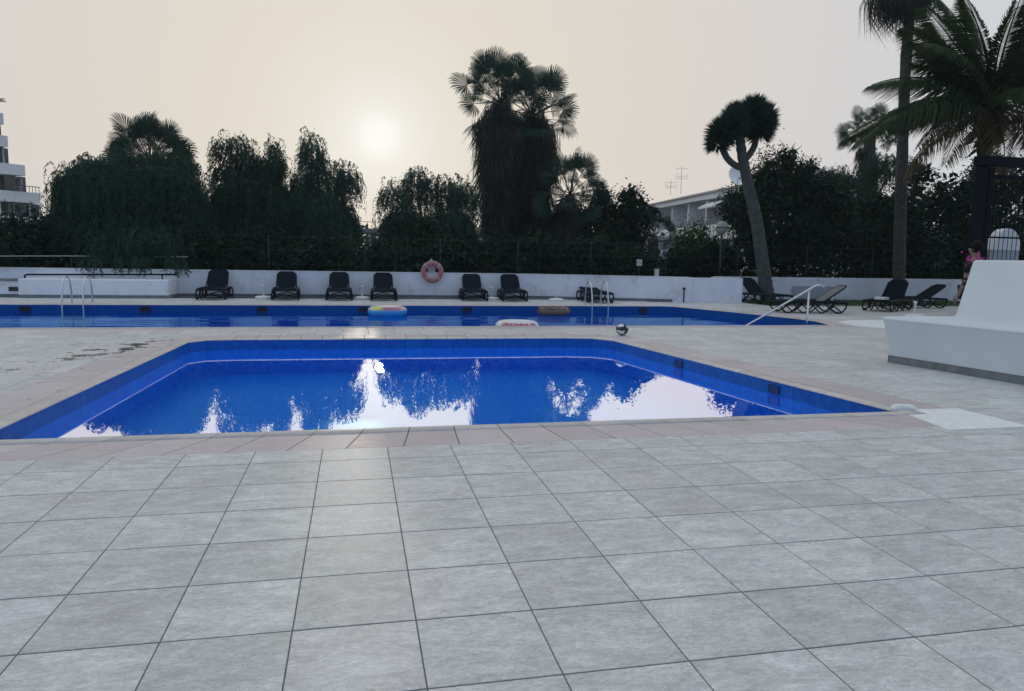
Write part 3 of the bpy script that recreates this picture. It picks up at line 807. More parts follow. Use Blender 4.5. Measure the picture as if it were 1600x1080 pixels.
m = MB(); m.tube([(0.0, 0, 0.0), (0.0, 0, 0.05)], 0.014, 8); v = m.obj('valve', MT['plasticwhite'], o); v.location = (0.3, 0.1, 0.10)
o = torus(0.33, 0.135).obj('swim_ring', MT['plasticwhite']); o.location = (3.12, 10.15, -0.095)
tag(o, 'white swim ring with red printed letters floating by the near pool edge', 'swim ring', 'swim rings floating in the large pool')
redink = simple('red_print', (0.60, 0.05, 0.09), 0.5)
def flat_text(s, size, name, m, parent, fn):
    """letters bent onto a surface by fn(u, v) -> point, as one mesh"""
    cu_ = bpy.data.curves.new('t', 'FONT'); cu_.body = s; cu_.size = size; cu_.align_x = 'CENTER'; cu_.align_y = 'CENTER'; cu_.offset = 0.004
    to = bpy.data.objects.new('t', cu_); col.objects.link(to)
    bpy.context.view_layer.update()
    me = bpy.data.meshes.new_from_object(to.evaluated_get(bpy.context.evaluated_depsgraph_get()))
    bpy.data.objects.remove(to); bpy.data.curves.remove(cu_)
    bmx = bmesh.new(); bmx.from_mesh(me); bmesh.ops.triangulate(bmx, faces=bmx.faces[:]); bmesh.ops.subdivide_edges(bmx, edges=bmx.edges[:], cuts=2)
    for v_ in bmx.verts: v_.co = fn(v_.co.x, v_.co.y)
    bmx.to_mesh(me); bmx.free(); me.materials.clear(); me.materials.append(m)
    return link(name, me, parent)
def on_ring(u, v):
    a = -math.pi/2 - 0.12 + u/0.47*1.0; b = 0.62 + v/0.139
    return Vector(((0.33+0.139*math.cos(b))*math.cos(a), (0.33+0.139*math.cos(b))*math.sin(a), 0.139*0.9*math.sin(b)))
flat_text('QINGINNA VA', 0.13, 'printed_letters', redink, o, on_ring)

def ballmat():
    m, n, b = mat('football_cover'); b.inputs['Roughness'].default_value = 0.28
    tcn = n.nodes.new('ShaderNodeTexCoord')
    vo = n.nodes.new('ShaderNodeTexVoronoi'); vo.feature = 'DISTANCE_TO_EDGE'; vo.inputs['Scale'].default_value = 6.5
    no = n.nodes.new('ShaderNodeTexNoise'); no.inputs['Scale'].default_value = 7; L(n, tcn.outputs['Object'], no.inputs['Vector'])
    va = n.nodes.new('ShaderNodeMix'); va.data_type = 'VECTOR'; va.inputs[0].default_value = 0.08
    L(n, tcn.outputs['Object'], va.inputs[4]); L(n, no.outputs[1], va.inputs[5]); L(n, va.outputs[1], vo.inputs['Vector'])
    r = n.nodes.new('ShaderNodeValToRGB'); r.color_ramp.elements[0].color = (0.01, 0.018, 0.022, 1); r.color_ramp.elements[0].position = 0.16
    r.color_ramp.elements[1].position = 0.19; r.color_ramp.elements[1].color = (0.72, 0.75, 0.78, 1)
    L(n, vo.outputs['Distance'], r.inputs[0]); L(n, r.outputs[0], b.inputs['Base Color']); return m
bmx = bmesh.new(); bmesh.ops.create_icosphere(bmx, subdivisions=4, radius=0.11)
for f_ in bmx.faces: f_.smooth = True
me = bpy.data.meshes.new('football'); bmx.to_mesh(me); bmx.free()
o = link('football', me, None, ballmat()); o.location = (4.44, 7.42, 0.114); o.rotation_euler = (0.6, 0.3, 1.1)
tag(o, 'black and white football resting at the far right corner of the small pool', 'ball')

rt = empty('lifebuoy', (2.19, 18.66, 0.83))
o = torus(0.275, 0.075, flat=0.9).obj('ring', MT['buoy'], rt); o.rotation_euler = (rad(90), 0, 0)
m = MB(); m.tube([(0.36*math.cos(a)*(1 if k % 2 else 0.97), -0.02, 0.36*math.sin(a)*(1 if k % 2 else 0.97)) for k, a in enumerate(np.linspace(0, 2*math.pi, 24, endpoint=False))], 0.009, 5, closed=True)
m.obj('rope', MT['rope'], rt)
for a in (45, 135, 225, 315):
    m = MB(); c, s = math.cos(rad(a)), math.sin(rad(a))
    pts = [(c*(0.275+0.082*math.cos(t)), 0.08*math.sin(t)*0.9, s*(0.275+0.082*math.cos(t))) for t in np.linspace(0, 2*math.pi, 12, endpoint=False)]
    m.tube(pts, 0.012, 5, closed=True); m.obj('band', MT['rope'], rt)
tag(rt, 'faded red lifebuoy with rope hanging at the top of the white wall', 'lifebuoy')
m = MB(); m.tube([(2.19, 18.95, 0.0), (2.19, 18.95, 1.25)], 0.03, 8); m.box(2.12, 2.26, 18.78, 18.92, 1.0, 1.05)
m.box(2.07, 2.31, 18.84, 18.88, 0.72, 1.0)
tag(m.obj('lifebuoy_stand', MT['rail']), 'grey post and bracket that carry the lifebuoy', 'stand')

# ------------------------------------------------------------------ white bench (right)
rt = empty('rendered_bench', (8.0, 3.0, 0))
NB = 16
rows = []
for k in range(NB+1):
    t = k/NB; y = 3.86 - t*7.0
    # front line, lip and back face all follow the slightly swung plan
    fx = 7.03 + 0.155*(3.86-y); 
    lip = fx - 0.14*(1-t) * (1.0) + 0.02
    bx = 8.06 - 0.015*(3.86-y)
    rows.append((y, fx, lip, bx))
prof_rows = []
for (y, fx, lip, bx) in rows:
    end = 0
    pr = [(fx, 0.10), (fx-0.01, 0.2), (lip+0.03, 0.55), (lip, 0.605), (lip+0.02, 0.628), (lip+0.06, 0.636), (bx-0.07, 0.636), (bx-0.03, 0.645), (bx, 0.672), (bx+0.20, 1.40), (bx+0.225, 1.425), (bx+0.26, 1.432), (bx+0.75, 1.432), (bx+0.80, 1.40), (bx+0.95, 0.10)]
    prof_rows.append((y, pr))
vs = []; fs = []; k = len(prof_rows[0][1])
for i, (y, pr) in enumerate(prof_rows):
    for x, z in pr:
        yy = y
        if i == 0: yy = y + (0.14 if z < 0 else 0) + (z-0.1)*0.10*(1 if z < 0.64 else 0) + (-(z-0.636)*0.0 if z > 0.64 else 0) 
        vs.append((x, yy, z))
n_ = len(prof_rows)
for i in range(n_-1):
    for j in range(k-1): fs.append((i*k+j, i*k+j+1, (i+1)*k+j+1, (i+1)*k+j))
mb = MB(); mb.add(vs, fs, True)
mb.add([vs[j] for j in range(k)], [tuple(range(k))[::-1]])
mb.add([vs[(n_-1)*k+j] for j in range(k)], [tuple(range(k))])
bo = sub(mb.obj('bench_body', MT['benchwhite']), rt)
es = bo.modifiers.new('split', 'EDGE_SPLIT'); es.split_angle = rad(35)
mb = MB()
for i in range(n_-1):
    y0, f0 = rows[i][0], rows[i][1]; y1, f1 = rows[i+1][0], rows[i+1][1]
    mb.add([(f0-0.012, y0+0.012 if i == 0 else y0, 0), (f1-0.012, y1, 0), (f1-0.012, y1, 0.098), (f0-0.012, y0+0.012 if i == 0 else y0, 0.098), (f0+0.03, y0+0.012 if i == 0 else y0, 0.098), (f1+0.03, y1, 0.098)], [(0, 3, 2, 1), (3, 4, 5, 2)])
mb.add([(rows[0][1]-0.012, 3.872, 0), (8.9, 3.872, 0), (8.9, 3.872, 0.098), (rows[0][1]-0.012, 3.872, 0.098)], [(0, 1, 2, 3)])
sub(mb.obj('skirting', MT['skirtboard']), rt)
tag(rt, 'large white rendered bench with sloping back and grey skirting at the right edge', 'bench')

# ------------------------------------------------------------------ gate at the far right
rt = empty('gate', (14.8, 10.5, 0))
m = MB(); m.box(14.62, 14.86, 10.45, 10.6, 0, 3.75); sub(m.obj('post', MT['gate']), rt)
m = MB(); m.box(14.92, 15.04, 10.47, 10.57, 0, 3.72); sub(m.obj('inner_post', MT['gate']), rt)
m = MB(); m.box(14.55, 21.0, 10.4, 10.62, 3.755, 3.98); sub(m.obj('top_beam', MT['gate']), rt)
m = MB(); m.box(15.05, 21.0, 10.48, 10.56, 3.45, 3.55); sub(m.obj('inner_beam', MT['gate']), rt)
m = MB(); m.box(15.05, 21.0, 10.49, 10.55, 0.2, 1.45); sub(m.obj('lower_panel', MT['gate']), rt)
bm_ = MB().tube([(0, 0, 1.46), (0, 0, 3.44)], 0.008, 6).mesh('bar', MT['gate'])
for kx in range(36):
    o = link('bar', bm_, rt); o.location = (15.15+kx*0.13-14.8, 10.52-10.5, 0)
m = MB(); m.box(15.05, 21, 10.5, 10.54, 2.02, 2.06); sub(m.obj('mid_rail', MT['gate']), rt)
tag(rt, 'tall dark barred gate with a thick top beam behind the white bench', 'gate')
# white arched canopy seen through the gate
m = MB()
pts = [(math.cos(a)*0.53, 0, max(0, math.sin(a))*0.73) for a in np.linspace(math.pi, 0, 13)]
V = []; F = []
for dy in (0, 0.35):
    for p in pts: V.append((p[0], dy, p[2]))
n1 = len(pts); F += [(i, i+1, n1+i+1, n1+i) for i in range(n1-1)] + [tuple(range(n1))[::-1]]
m.add(V, F)
for k in range(5):
    pass
o = m.obj('arched_canopy', MT['facade']); o.location = (21.34, 16.0, 1.86)
tag(o, 'white arched canopy glimpsed through the bars of the dark gate', 'canopy')
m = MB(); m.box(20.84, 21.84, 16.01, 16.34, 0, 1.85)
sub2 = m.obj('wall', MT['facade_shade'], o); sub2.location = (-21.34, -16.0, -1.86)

# ------------------------------------------------------------------ vegetation builders
def leaf_quads(P, D, Ln, Wd, S=None):
    n = len(P)
    if S is None:
        R = rng.normal(size=(n, 3)); S = np.cross(D, R); S /= np.linalg.norm(S, axis=1)[:, None]+1e-9
    Ln = np.asarray(Ln).reshape(-1, 1); Wd = np.asarray(Wd).reshape(-1, 1)
    V = np.stack([P, P+D*Ln*0.45+S*Wd/2, P+D*Ln, P+D*Ln*0.45-S*Wd/2], 1)
    return V.reshape(-1, 3)
def leaf_obj(name, Vs, m, parent=None):
    V = np.concatenate(Vs); F = np.arange(len(V)).reshape(-1, 4)
    me = raw_mesh(name, V, F4=F); return stuff(link(name, me, parent, m))
def unit(v): return v/(np.linalg.norm(v, axis=-1, keepdims=True)+1e-9)
def pepper_strands(c, r, n, lmin=0.4, lmax=1.3, zfloor=0.25, leaf=(0.12, 0.026), step=0.055, up=0.15):
    """weeping twigs hung from an ellipsoid; every twig carries two rows of narrow leaflets"""
    d = unit(rng.normal(size=(n, 3))); d[:, 2] = np.abs(d[:, 2])*1.0 - 0.45*rng.random(n); d = unit(d)
    rr = 0.35+0.65*rng.random(n)**0.5
    P0 = np.array(c)+d*np.array(r)*rr[:, None]
    Ls = lmin+(lmax-lmin)*rng.random(n)**1.3
    out = unit(np.stack([d[:, 0], d[:, 1], np.zeros(n)], 1)+rng.normal(size=(n, 3))*0.4); out[:, 2] = 0
    Vs = []
    m_ = int(lmax/step)
    t = np.arange(m_)*step
    for side in (-1, 1):
        tt = t[None, :]+rng.random((n, m_))*step*0.6
        mask = tt < Ls[:, None]
        o_ = np.sin(np.clip(tt/Ls[:, None]*2.2, 0, 1.57))*0.22*Ls[:, None]
        X = P0[:, None, :]+out[:, None, :]*o_[..., None]
        rise = up*np.sin(np.clip(tt/Ls[:, None]*3.1, 0, 3.14))*Ls[:, None]
        X[..., 2] += rise - np.clip(tt-0.12*Ls[:, None], 0, None)
        X[..., :2] += (rng.normal(size=(n, 1, 2))*0.06)*tt[..., None]
        X = X[mask]
        X = X[X[:, 2] > zfloor]
        k = len(X)
        D = unit(np.stack([rng.normal(size=k)*0.55, rng.normal(size=k)*0.55, -0.75-0.3*rng.random(k)], 1))
        Vs.append(leaf_quads(X, D, leaf[0]*(0.7+0.6*rng.random(k)), np.full(k, leaf[1])))
    return Vs
def core_cards(c, r, n, size=0.22, zfloor=0.15, shell=0.8):
    d = unit(rng.normal(size=(n, 3))); P = np.array(c)+d*np.array(r)*(shell*rng.random(n)**0.4)[:, None]
    P = P[P[:, 2] > zfloor]; k = len(P)
    return leaf_quads(P, unit(rng.normal(size=(k, 3))+np.array([0, 0, -0.6])), size*(0.6+0.8*rng.random(k)), size*0.5*np.ones(k))
def limbs(root, base, tops, r0, m, name_t='trunk', fork=0.45):
    b = Vector(base)
    cen = sum((Vector(t) for t in tops), Vector())/len(tops)
    fk = b.lerp(cen, fork)
    t = MB(); t.tube(smooth_path([b, b.lerp(fk, 0.5)+Vector((random.uniform(-.1, .1), 0, 0)), fk], 4), [r0*(1-0.04*i) for i in range(9)], 8)
    t.obj(name_t, m, root)
    for tp in tops:
        tp = Vector(tp); mid = fk.lerp(tp, 0.5)+Vector((random.uniform(-.25, .25), random.uniform(-.2, .2), random.uniform(0, .3)))
        l = MB(); pth = smooth_path([fk, mid, tp], 4); l.tube(pth, [r0*0.55*(1-0.85*i/len(pth)) for i in range(len(pth))], 6); l.obj('limb', m, root)
        # a few twigs
        for _ in range(3):
            e = tp+Vector((random.uniform(-.6, .6), random.uniform(-.4, .4), random.uniform(-.1, .5)))
            l2_ = MB(); l2_.tube(smooth_path([mid.lerp(tp, random.uniform(.3, .9)), (mid.lerp(tp, .7)+e)/2+Vector((0, 0, .12)), e], 3), [0.03, 0.028, 0.026, 0.022, 0.018, 0.014, 0.01], 5); stuff(l2_.obj('twig', m, root))
def pepper_tree(lobes, base, label, m='pepper', zfloor=0.85, core=1.0, dens=1.0, r0=0.16, leaf=(0.12, 0.028)):
    rt = empty('pepper_tree')
    Vs = []
    for (x, y, z, rx, ry, rz, k, lmax) in lobes:
        top = z > 3.2
        Vs += pepper_strands((x, y, z), (rx, ry, rz), int(k*dens*(0.42 if top else 0.8)), 0.2, lmax*(0.62 if top else 0.8), zfloor, leaf=leaf)
        nf = int(k*(3.2 if top else 2.0))          # feathery sprays that stand out sideways
        d_ = unit(rng.normal(size=(nf, 3))); P_ = np.array((x, y, z))+d_*np.array((rx, ry, rz))*(0.45+0.65*rng.random(nf))[:, None]+rng.normal(size=(nf, 3))*0.05
        P_ = P_[P_[:, 2] > zfloor]; nf = len(P_)
        Vs.append(leaf_quads(P_, unit(rng.normal(size=(nf, 3))+np.array([0, 0, -0.5])), 0.08+0.08*rng.random(nf), np.full(nf, 0.03)))
        if core and not top: Vs.append(core_cards((x, y, z-0.3*rz), (rx*0.75, ry*0.75, rz*0.9), int(k*core*0.9), 0.2, zfloor))
        # a few long loose sprays that break the outline
        Vs += pepper_strands((x, y, z+0.12*rz), (rx*1.15, ry, rz*1.12), int(k*0.08)+8, 0.5, lmax*1.25, zfloor, leaf=leaf, up=0.3)
    leaf_obj('crown', Vs, MT[m], rt)
    limbs(rt, base, [(l[0], l[1], l[2]) for l in lobes if l[2] > 1.4], r0, MT['bark'])
    tag(rt, label, 'tree', 'pepper trees behind the wall'); return rt
def bush(lobes, base, label, m='leaf', leaf=0.13, name='shrub', cat='shrub', group=None, trunk=True, zfloor=0.0, dens=1.0, r0=0.1):
    rt = empty(name); Vs = []
    for (x, y, z, rx, ry, rz, k) in lobes:
        k = int(k*dens); nc = max(6, k//60)
        # clumps on the ellipsoid, leaves around each clump
        d = unit(rng.normal(size=(nc, 3))); C = np.array((x, y, z))+d*np.array((rx, ry, rz))*(0.55+0.45*rng.random(nc))[:, None]
        P = C[rng.integers(0, nc, k)]+rng.normal(size=(k, 3))*0.19*np.array((rx, ry, rz)).clip(0.5, 1.4)
        P = P[P[:, 2] > zfloor]; k2 = len(P)
        Vs.append(leaf_quads(P, unit(rng.normal(size=(k2, 3))+np.array([0, 0, 0.2])), leaf*(0.6+0.8*rng.random(k2)), leaf*(0.35+0.25*rng.random(k2))))
        Vs.append(core_cards((x, y, z), (rx, ry, rz), k//5, leaf*2.6, zfloor, 0.85))
    leaf_obj('crown', Vs, MT[m], rt)
    if trunk: limbs(rt, base, [(l[0], l[1], l[2]) for l in lobes], r0, MT['bark'])
    tag(rt, label, cat, group); return rt

# fan palm fronds (pieces share mesh data)
def fan_mesh(name, m, R=0.86, pet=1.55, nseg=36, spread=118, droop=0.35, tipdroop=0.25, seed=0):
    rg = random.Random(seed); mb = MB()
    mb.tube([(0, 0, 0), (pet*0.5, 0, 0.03), (pet, 0, 0)], [0.03, 0.022, 0.014], 4)
    hub = Vector((pet, 0, 0))
    for i in range(nseg):
        a = rad(-spread+2*spread*i/(nseg-1)+rg.uniform(-1, 1)); ln = R*(0.78+0.22*math.cos(a*0.8))*rg.uniform(0.9, 1.06)
        d = Vector((math.cos(a), math.sin(a), 0)); s = Vector((-math.sin(a), math.cos(a), 0))
        w1 = 2*math.tan(rad(spread/(nseg-1)))*ln*0.52*0.5
        fold = 0.02*R*(1 if i % 2 else -1)
        p1 = hub+d*ln*0.5+Vector((0, 0, -droop*0.12*ln+fold)); p2 = hub+d*ln*0.8+Vector((0, 0, -droop*0.42*ln)); p3 = hub+d*ln*(0.93)+Vector((0, 0, -droop*0.8*ln-tipdroop*ln*0.3*rg.uniform(0.4, 1.6)))
        b = [hub, p1+s*w1, p1-s*w1, p2+s*w1*0.7, p2-s*w1*0.7, p3]
        mb.add(b, [(0, 2, 1), (1, 2, 4, 3), (3, 4, 5)])
    return mb.mesh(name, m)
FANS = [fan_mesh('fan_frond', MT['palm'], seed=s, droop=dr, spread=sp2) for s, dr, sp2 in ((1, 0.05, 118), (2, 0.10, 122), (3, 0.3, 125))]
FANS_DEAD = [fan_mesh('dead_frond', MT['dead'], seed=s, droop=1.5, tipdroop=1.5, spread=100, R=0.9, pet=0.9) for s in (5, 6)]
def frond(me, name, parent, loc, az, el, roll=0, sc=1.0):
    o = link(name, me, parent)
    o.location = loc
    o.rotation_euler = (rad(roll), -rad(el), rad(az)); o.scale = (sc, sc, sc); return o
def fan_crown(root, c, n, elr=(-20, 85), sc=1.0, dead=0, seed=0, full=0):
    rg = random.Random(seed)
    for i in range(n):
        t = i/n; el = elr[1]-(elr[1]-elr[0])*t**0.8+rg.uniform(-6, 6); az = i*137.5+rg.uniform(-14, 14)
        vi = 0 if el > 45 else (1 if el > 10 else 2)
        frond(FANS[vi], 'frond', root, (c[0], c[1], c[2]+rg.uniform(-.12, .12)), az, el, rg.choice((-1, 1))*rg.uniform(15, 85), sc*rg.uniform(0.8, 1.1))
    if full:
        for i in range(full):
            frond(FANS[2], 'frond', root, (c[0], c[1], c[2]-rg.uniform(0.0, 0.3)), i*360/full+rg.uniform(-15, 15), rg.uniform(-38, 12), rg.uniform(-25, 25), sc*rg.uniform(0.75, 1.0))
    for i in range(dead):
        frond(FANS_DEAD[i % 2], 'dead_frond', root, (c[0], c[1], c[2]-rg.uniform(0.1, 0.6)), rg.uniform(0, 360), rg.uniform(-75, -25), rg.uniform(-30, 30), sc*rg.uniform(0.8, 1.05))
def skirt_mesh(root, c, z0, z1, r0, r1, n, ragged=0.5):
    """dead leaves hanging down the trunk in thin ribbons"""
    t = rng.random(n)**0.85; z = z1-(z1-z0)*t; a = rng.random(n)*6.2832
    rr = (r1+(r0-r1)*t)*(0.45+0.6*rng.random(n)**0.6)*np.minimum(1, 0.3+(z1+0.1-z)/1.3)
    P = np.stack([c[0]+np.cos(a)*rr, c[1]+np.sin(a)*rr, z], 1)
    L1 = 0.5+0.9*rng.random(n)*1.1
    L1 = np.minimum(L1, P[:, 2]-0.6)
    out = np.stack([np.cos(a), np.sin(a), np.zeros(n)], 1)
    D = unit(np.array([0, 0, -1.0])+out*(0.26*rng.normal(size=n)+0.03)[:, None]+rng.normal(size=(n, 3))*0.13)
    Wd = 0.03+0.05*rng.random(n)**2
    V = [leaf_quads(P, D, L1, Wd)]
    V.append(leaf_quads(P+D*0.3, unit(D+rng.normal(size=(n, 3))*0.12), L1*0.8, Wd*0.6))
    # loose strings at the rim
    k = n//6; a = rng.random(k)*6.2832; rr = r1*(0.95+0.35*rng.random(k)); zz = z1-0.7-(z1-z0)*0.40*rng.random(k)
    P = np.stack([c[0]+np.cos(a)*rr, c[1]+np.sin(a)*rr, zz], 1)
    V.append(leaf_quads(P, unit(np.array([0, 0, -1.0])+rng.normal(size=(k, 3))*0.07), 0.6+0.8*rng.random(k), np.full(k, 0.018)))
    leaf_obj('skirt', V, MT['dead'], root)
def palm_trunk(root, pts, r, m='bark', n=10):
    mb = MB(); p = smooth_path(pts, 6); k = len(p)
    rs = [r*(1.25-0.35*i/k)*(1+0.05*math.sin(i*2.3)+0.03*math.sin(i*5.1)) for i in range(k)]
    mb.tube(p, rs, n); mb.obj('trunk', MT[m], root)

# ------------------------------------------------------------------ hedge row and mesh fence behind the wall
hedge_x = [(-15.2, 1.9), (-12.9, 2.55), (-10.6, 2.5), (-8.2, 2.2), (-5.8, 2.2), (-3.5, 2.1), (-1.3, 1.95), (1.0, 1.75), (3.3, 2.1), (5.6, 2.2), (7.9, 2.2), (10.1, 1.75), (12.2, 2.0), (14.5, 2.9), (16.9, 3.0), (19.3, 2.9), (21.7, 3.1), (24.1, 3.0), (26.6, 3.2), (29.2, 3.2)]
hl = ['far left, under the apartment tower', 'left of the largest pepper tree', 'under the left side of the largest pepper tree', 'behind the white planter block', 'behind the first sun lounger',
      'behind the second sun lounger', 'below the left globe lamp', 'under the gap in the trees', 'behind the lifebuoy', 'at the foot of the skirted palms', 'right of the skirted palms', 'in front of the small sign', 'below the right globe lamp',
      'left of the dragon tree trunk', 'right of the dragon tree trunk', 'behind the tall palm trunk', 'under the coconut palm', 'left of the dark gate', 'behind the dark gate post', 'behind the gate bars']
for (x, h), t in zip(hedge_x, hl):
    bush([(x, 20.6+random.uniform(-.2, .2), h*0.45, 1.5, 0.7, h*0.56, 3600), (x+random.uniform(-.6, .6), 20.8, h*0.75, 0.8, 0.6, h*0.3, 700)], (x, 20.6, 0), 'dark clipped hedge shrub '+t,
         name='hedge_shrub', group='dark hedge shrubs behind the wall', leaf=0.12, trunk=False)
rt = empty('wire_fence', (0, 19.6, 0))
for k, x in enumerate([-14.5, -11.5, -8.6, -5.9, -2.9, 0.1, 2.55, 5.2, 7.8, 10.6, 13.4, 16.2, 19.0, 22.0]):
    m = MB(); m.tube([(x, 19.6, -0.03), (x, 19.6, 1.9 if x > -5.95 else 1.2)], 0.013, 6); sub(m.obj('post', MT['darkmetal']), rt)
for z in (1.0, 1.45, 1.88):
    m = MB(); m.tube([(-5.9, 19.6, z), (22, 19.6, z)], 0.004, 4); sub(m.obj('wire', MT['darkmetal']), rt)
m = MB(); m.tube([(-14.5, 19.56, 1.03), (-10.3, 19.56, 1.13), (-8.6, 19.56, 1.16), (-5.3, 19.56, 1.19)], 0.014, 6); sub(m.obj('top_rail', MT['rail']), rt)
for a, b in (((-2.75, 19.57, 0.8), (-1.3, 19.57, 1.75)), ((4.2, 19.57, 0.8), (2.85, 19.57, 1.6))):
    m = MB(); m.tube([a, b], 0.008, 6); sub(m.obj('brace', MT['bark']), rt)
tag(rt, 'thin dark wire fence with posts standing just behind the white wall', 'fence')

# ------------------------------------------------------------------ pepper trees
pepper_tree([(-8.2, 21.8, 3.15, 1.5, 1.3, 1.15, 2300, 1.5), (-6.5, 21.8, 3.15, 1.35, 1.3, 1.15, 2000, 1.4), (-8.7, 22.2, 3.9, 0.6, 0.6, 0.5, 260, 0.9), (-6.3, 22.3, 4.15, 0.75, 0.6, 0.6, 420, 1.0), (-7.4, 22.3, 4.1, 0.8, 0.6, 0.55, 420, 1.0), (-9.0, 21.6, 2.0, 0.95, 1.0, 1.0, 1100, 1.3), (-5.8, 21.6, 1.9, 0.9, 1.0, 1.1, 1200, 1.3), (-7.3, 21.2, 1.7, 1.9, 1.2, 1.1, 2300, 1.3),
             (-6.8, 19.9, 1.5, 1.3, 1.0, 0.6, 450, 1.1)],
            (-7.4, 21.6, 0), 'largest weeping pepper tree, its crown hanging over the white planter block')
# strands that hang over the wall and rail
rt = empty('hanging_branch'); V = []
for x in (-7.95, -7.6, -6.95, -6.5, -6.25, -5.6, -5.3):
    V += pepper_strands((x, 18.6, 1.1), (0.13, 0.12, 0.1), 12, 0.3, 0.62, 0.58, up=0.0)
V += pepper_strands((-6.85, 19.2, 1.45), (1.2, 0.25, 0.28), 150, 0.3, 0.6, 0.85, up=0.0)
leaf_obj('foliage', V, MT['pepper'], rt)
m = MB(); m.tube(smooth_path([(-7.0, 21.2, 2.3), (-6.9, 19.8, 1.9), (-6.8, 18.6, 1.3)], 4), [0.05]*3+[0.035]*3+[0.015]*3, 6); m.obj('limb', MT['bark'], rt)
tag(rt, 'leafy pepper tree branch drooping over the dark pipe rail', 'branch')
pepper_tree([(-4.55, 24, 4.9, 0.75, 0.6, 0.75, 330, 1.2), (-3.9, 24, 4.2, 0.9, 0.7, 0.8, 520, 1.3), (-4.9, 24, 4.1, 0.4, 0.5, 0.5, 150, 1.0), (-3.1, 23.8, 4.5, 0.38, 0.4, 1.0, 320, 1.1), (-3.5, 23.8, 3.9, 0.6, 0.5, 0.7, 420, 1.1), (-4.0, 23.6, 2.8, 1.5, 0.9, 1.3, 2500, 1.4), (-2.9, 23.4, 2.6, 0.9, 0.9, 1.2, 1400, 1.3)],
            (-4.0, 23.8, 0), 'pepper tree with an open arching top, right of the largest pepper tree')
pepper_tree([(-1.75, 23.5, 4.8, 0.42, 0.4, 1.0, 320, 1.2), (-2.15, 23.5, 3.7, 0.4, 0.5, 0.7, 260, 1.1), (-1.25, 23.5, 4.0, 0.7, 0.5, 0.85, 460, 1.2), (-0.45, 23.5, 3.8, 0.45, 0.5, 0.85, 260, 1.2), (-1.4, 23.3, 2.5, 0.95, 0.8, 1.3, 1500, 1.3), (-0.55, 23.3, 2.2, 0.5, 0.6, 1.1, 460, 1.1)],
            (-1.3, 23.4, 0), 'airy pale pepper tree whose right side reaches the gap below the sun', 'pepper_light', core=0.5)
pepper_tree([(2.1, 24, 4.1, 0.5, 0.5, 0.65, 190, 1.1), (1.35, 24, 3.5, 0.7, 0.6, 0.75, 330, 1.1), (3.1, 24, 3.6, 0.95, 0.7, 0.85, 540, 1.2), (4.0, 24, 3.4, 0.6, 0.6, 0.9, 380, 1.2), (1.6, 23.6, 2.2, 0.85, 0.7, 1.1, 1000, 1.2), (3.3, 23.6, 2.1, 1.2, 0.8, 1.2, 1300, 1.2)],
            (2.3, 23.8, 0), 'pale hazy pepper tree left of the skirted palms, above the lifebuoy', 'pepper_light', core=0.5)
bush([(1.9, 22.2, 1.9, 1.1, 0.8, 1.15, 3200), (2.9, 22.3, 1.7, 0.9, 0.8, 1.2, 2200), (1.0, 22.2, 1.3, 0.6, 0.6, 0.8, 900)], (2.0, 22.2, 0), 'rounded grey green shrub under the pale pepper tree behind the lifebuoy', leaf=0.09, group='shrubs behind the wall')

# ------------------------------------------------------------------ fan palms
def fan_palm(c, base, n, sc, label, skirt=None, dead=8, seed=1, r=0.22, elr=(-25, 85), name='fan_palm', trunk_pts=None, full=0, hang=0):
    rt = empty(name)
    palm_trunk(rt, trunk_pts or [base, ((base[0]+c[0])/2+0.05, (base[1]+c[1])/2, (base[2]+c[2])/2), c], r)
    fan_crown(rt, c, n, elr, sc, dead, seed, full)
    rh = random.Random(seed+100)
    for i in range(hang):      # dead leaves that stick out of the skirt at all heights
        a = rh.uniform(0, 6.283); zz = skirt[1]+1.0+(skirt[2]-skirt[1]-1.3)*rh.random()
        frond(FANS_DEAD[i % 2], 'dead_frond', rt, (c[0]+0.35*math.cos(a), c[1]+0.35*math.sin(a), zz), math.degrees(a)+rh.uniform(-20, 20), rh.uniform(-78, -48), rh.uniform(-60, 60), sc*rh.uniform(0.6, 0.9))
    if skirt: skirt_mesh(rt, *skirt)
    tag(rt, label, 'palm tree', 'fan palms'); return rt
fan_palm((5.75, 26, 7.7), (5.9, 26, 0), 24, 0.93, 'left one of the two tall skirted fan palms, shaggy with dead leaves', skirt=((5.7, 26), 2.2, 8.0, 0.42, 0.88, 4400), dead=14, seed=3, elr=(2, 86), full=9, hang=26)
fan_palm((7.25, 26.6, 7.4), (7.5, 26.6, 0), 24, 0.93, 'right one of the two tall skirted fan palms', skirt=((7.3, 26.6), 1.7, 7.8, 0.5, 0.98, 4800), dead=14, seed=8, elr=(2, 86), full=9, hang=26)
fan_palm((8.45, 24.6, 3.9), (8.4, 24.6, 0), 36, 0.78, 'low fan palm with pointed fronds against the right skirted palm', skirt=((8.4, 24.6), 0.8, 3.9, 0.6, 0.8, 2200), dead=8, seed=12, elr=(-45, 80), full=12)
fan_palm((-8.1, 27, 4.75), (-8.2, 27, 0), 48, 0.84, 'fan palm rising above the largest pepper tree', dead=0, seed=17, elr=(-10, 85), full=10)
fan_palm((-9.3, 23.4, 2.9), (-9.3, 23.4, 0), 22, 0.5, 'small fan palm at the left side of the largest pepper tree', dead=0, seed=21, elr=(-20, 80))
fan_palm((24.9, 28, 7.7), (25.1, 28, 0), 26, 0.68, 'slim fan palm between the dragon tree and the tall palm trunk', skirt=((24.9, 28), 4.2, 7.2, 0.35, 0.42, 900), dead=6, seed=31, elr=(-35, 80), r=0.3)
fan_palm((11.6, 23.2, 2.2), (11.6, 23.2, 0), 18, 0.5, 'low fan palm in front of the white terraced building', dead=2, seed=36, elr=(-10, 80))
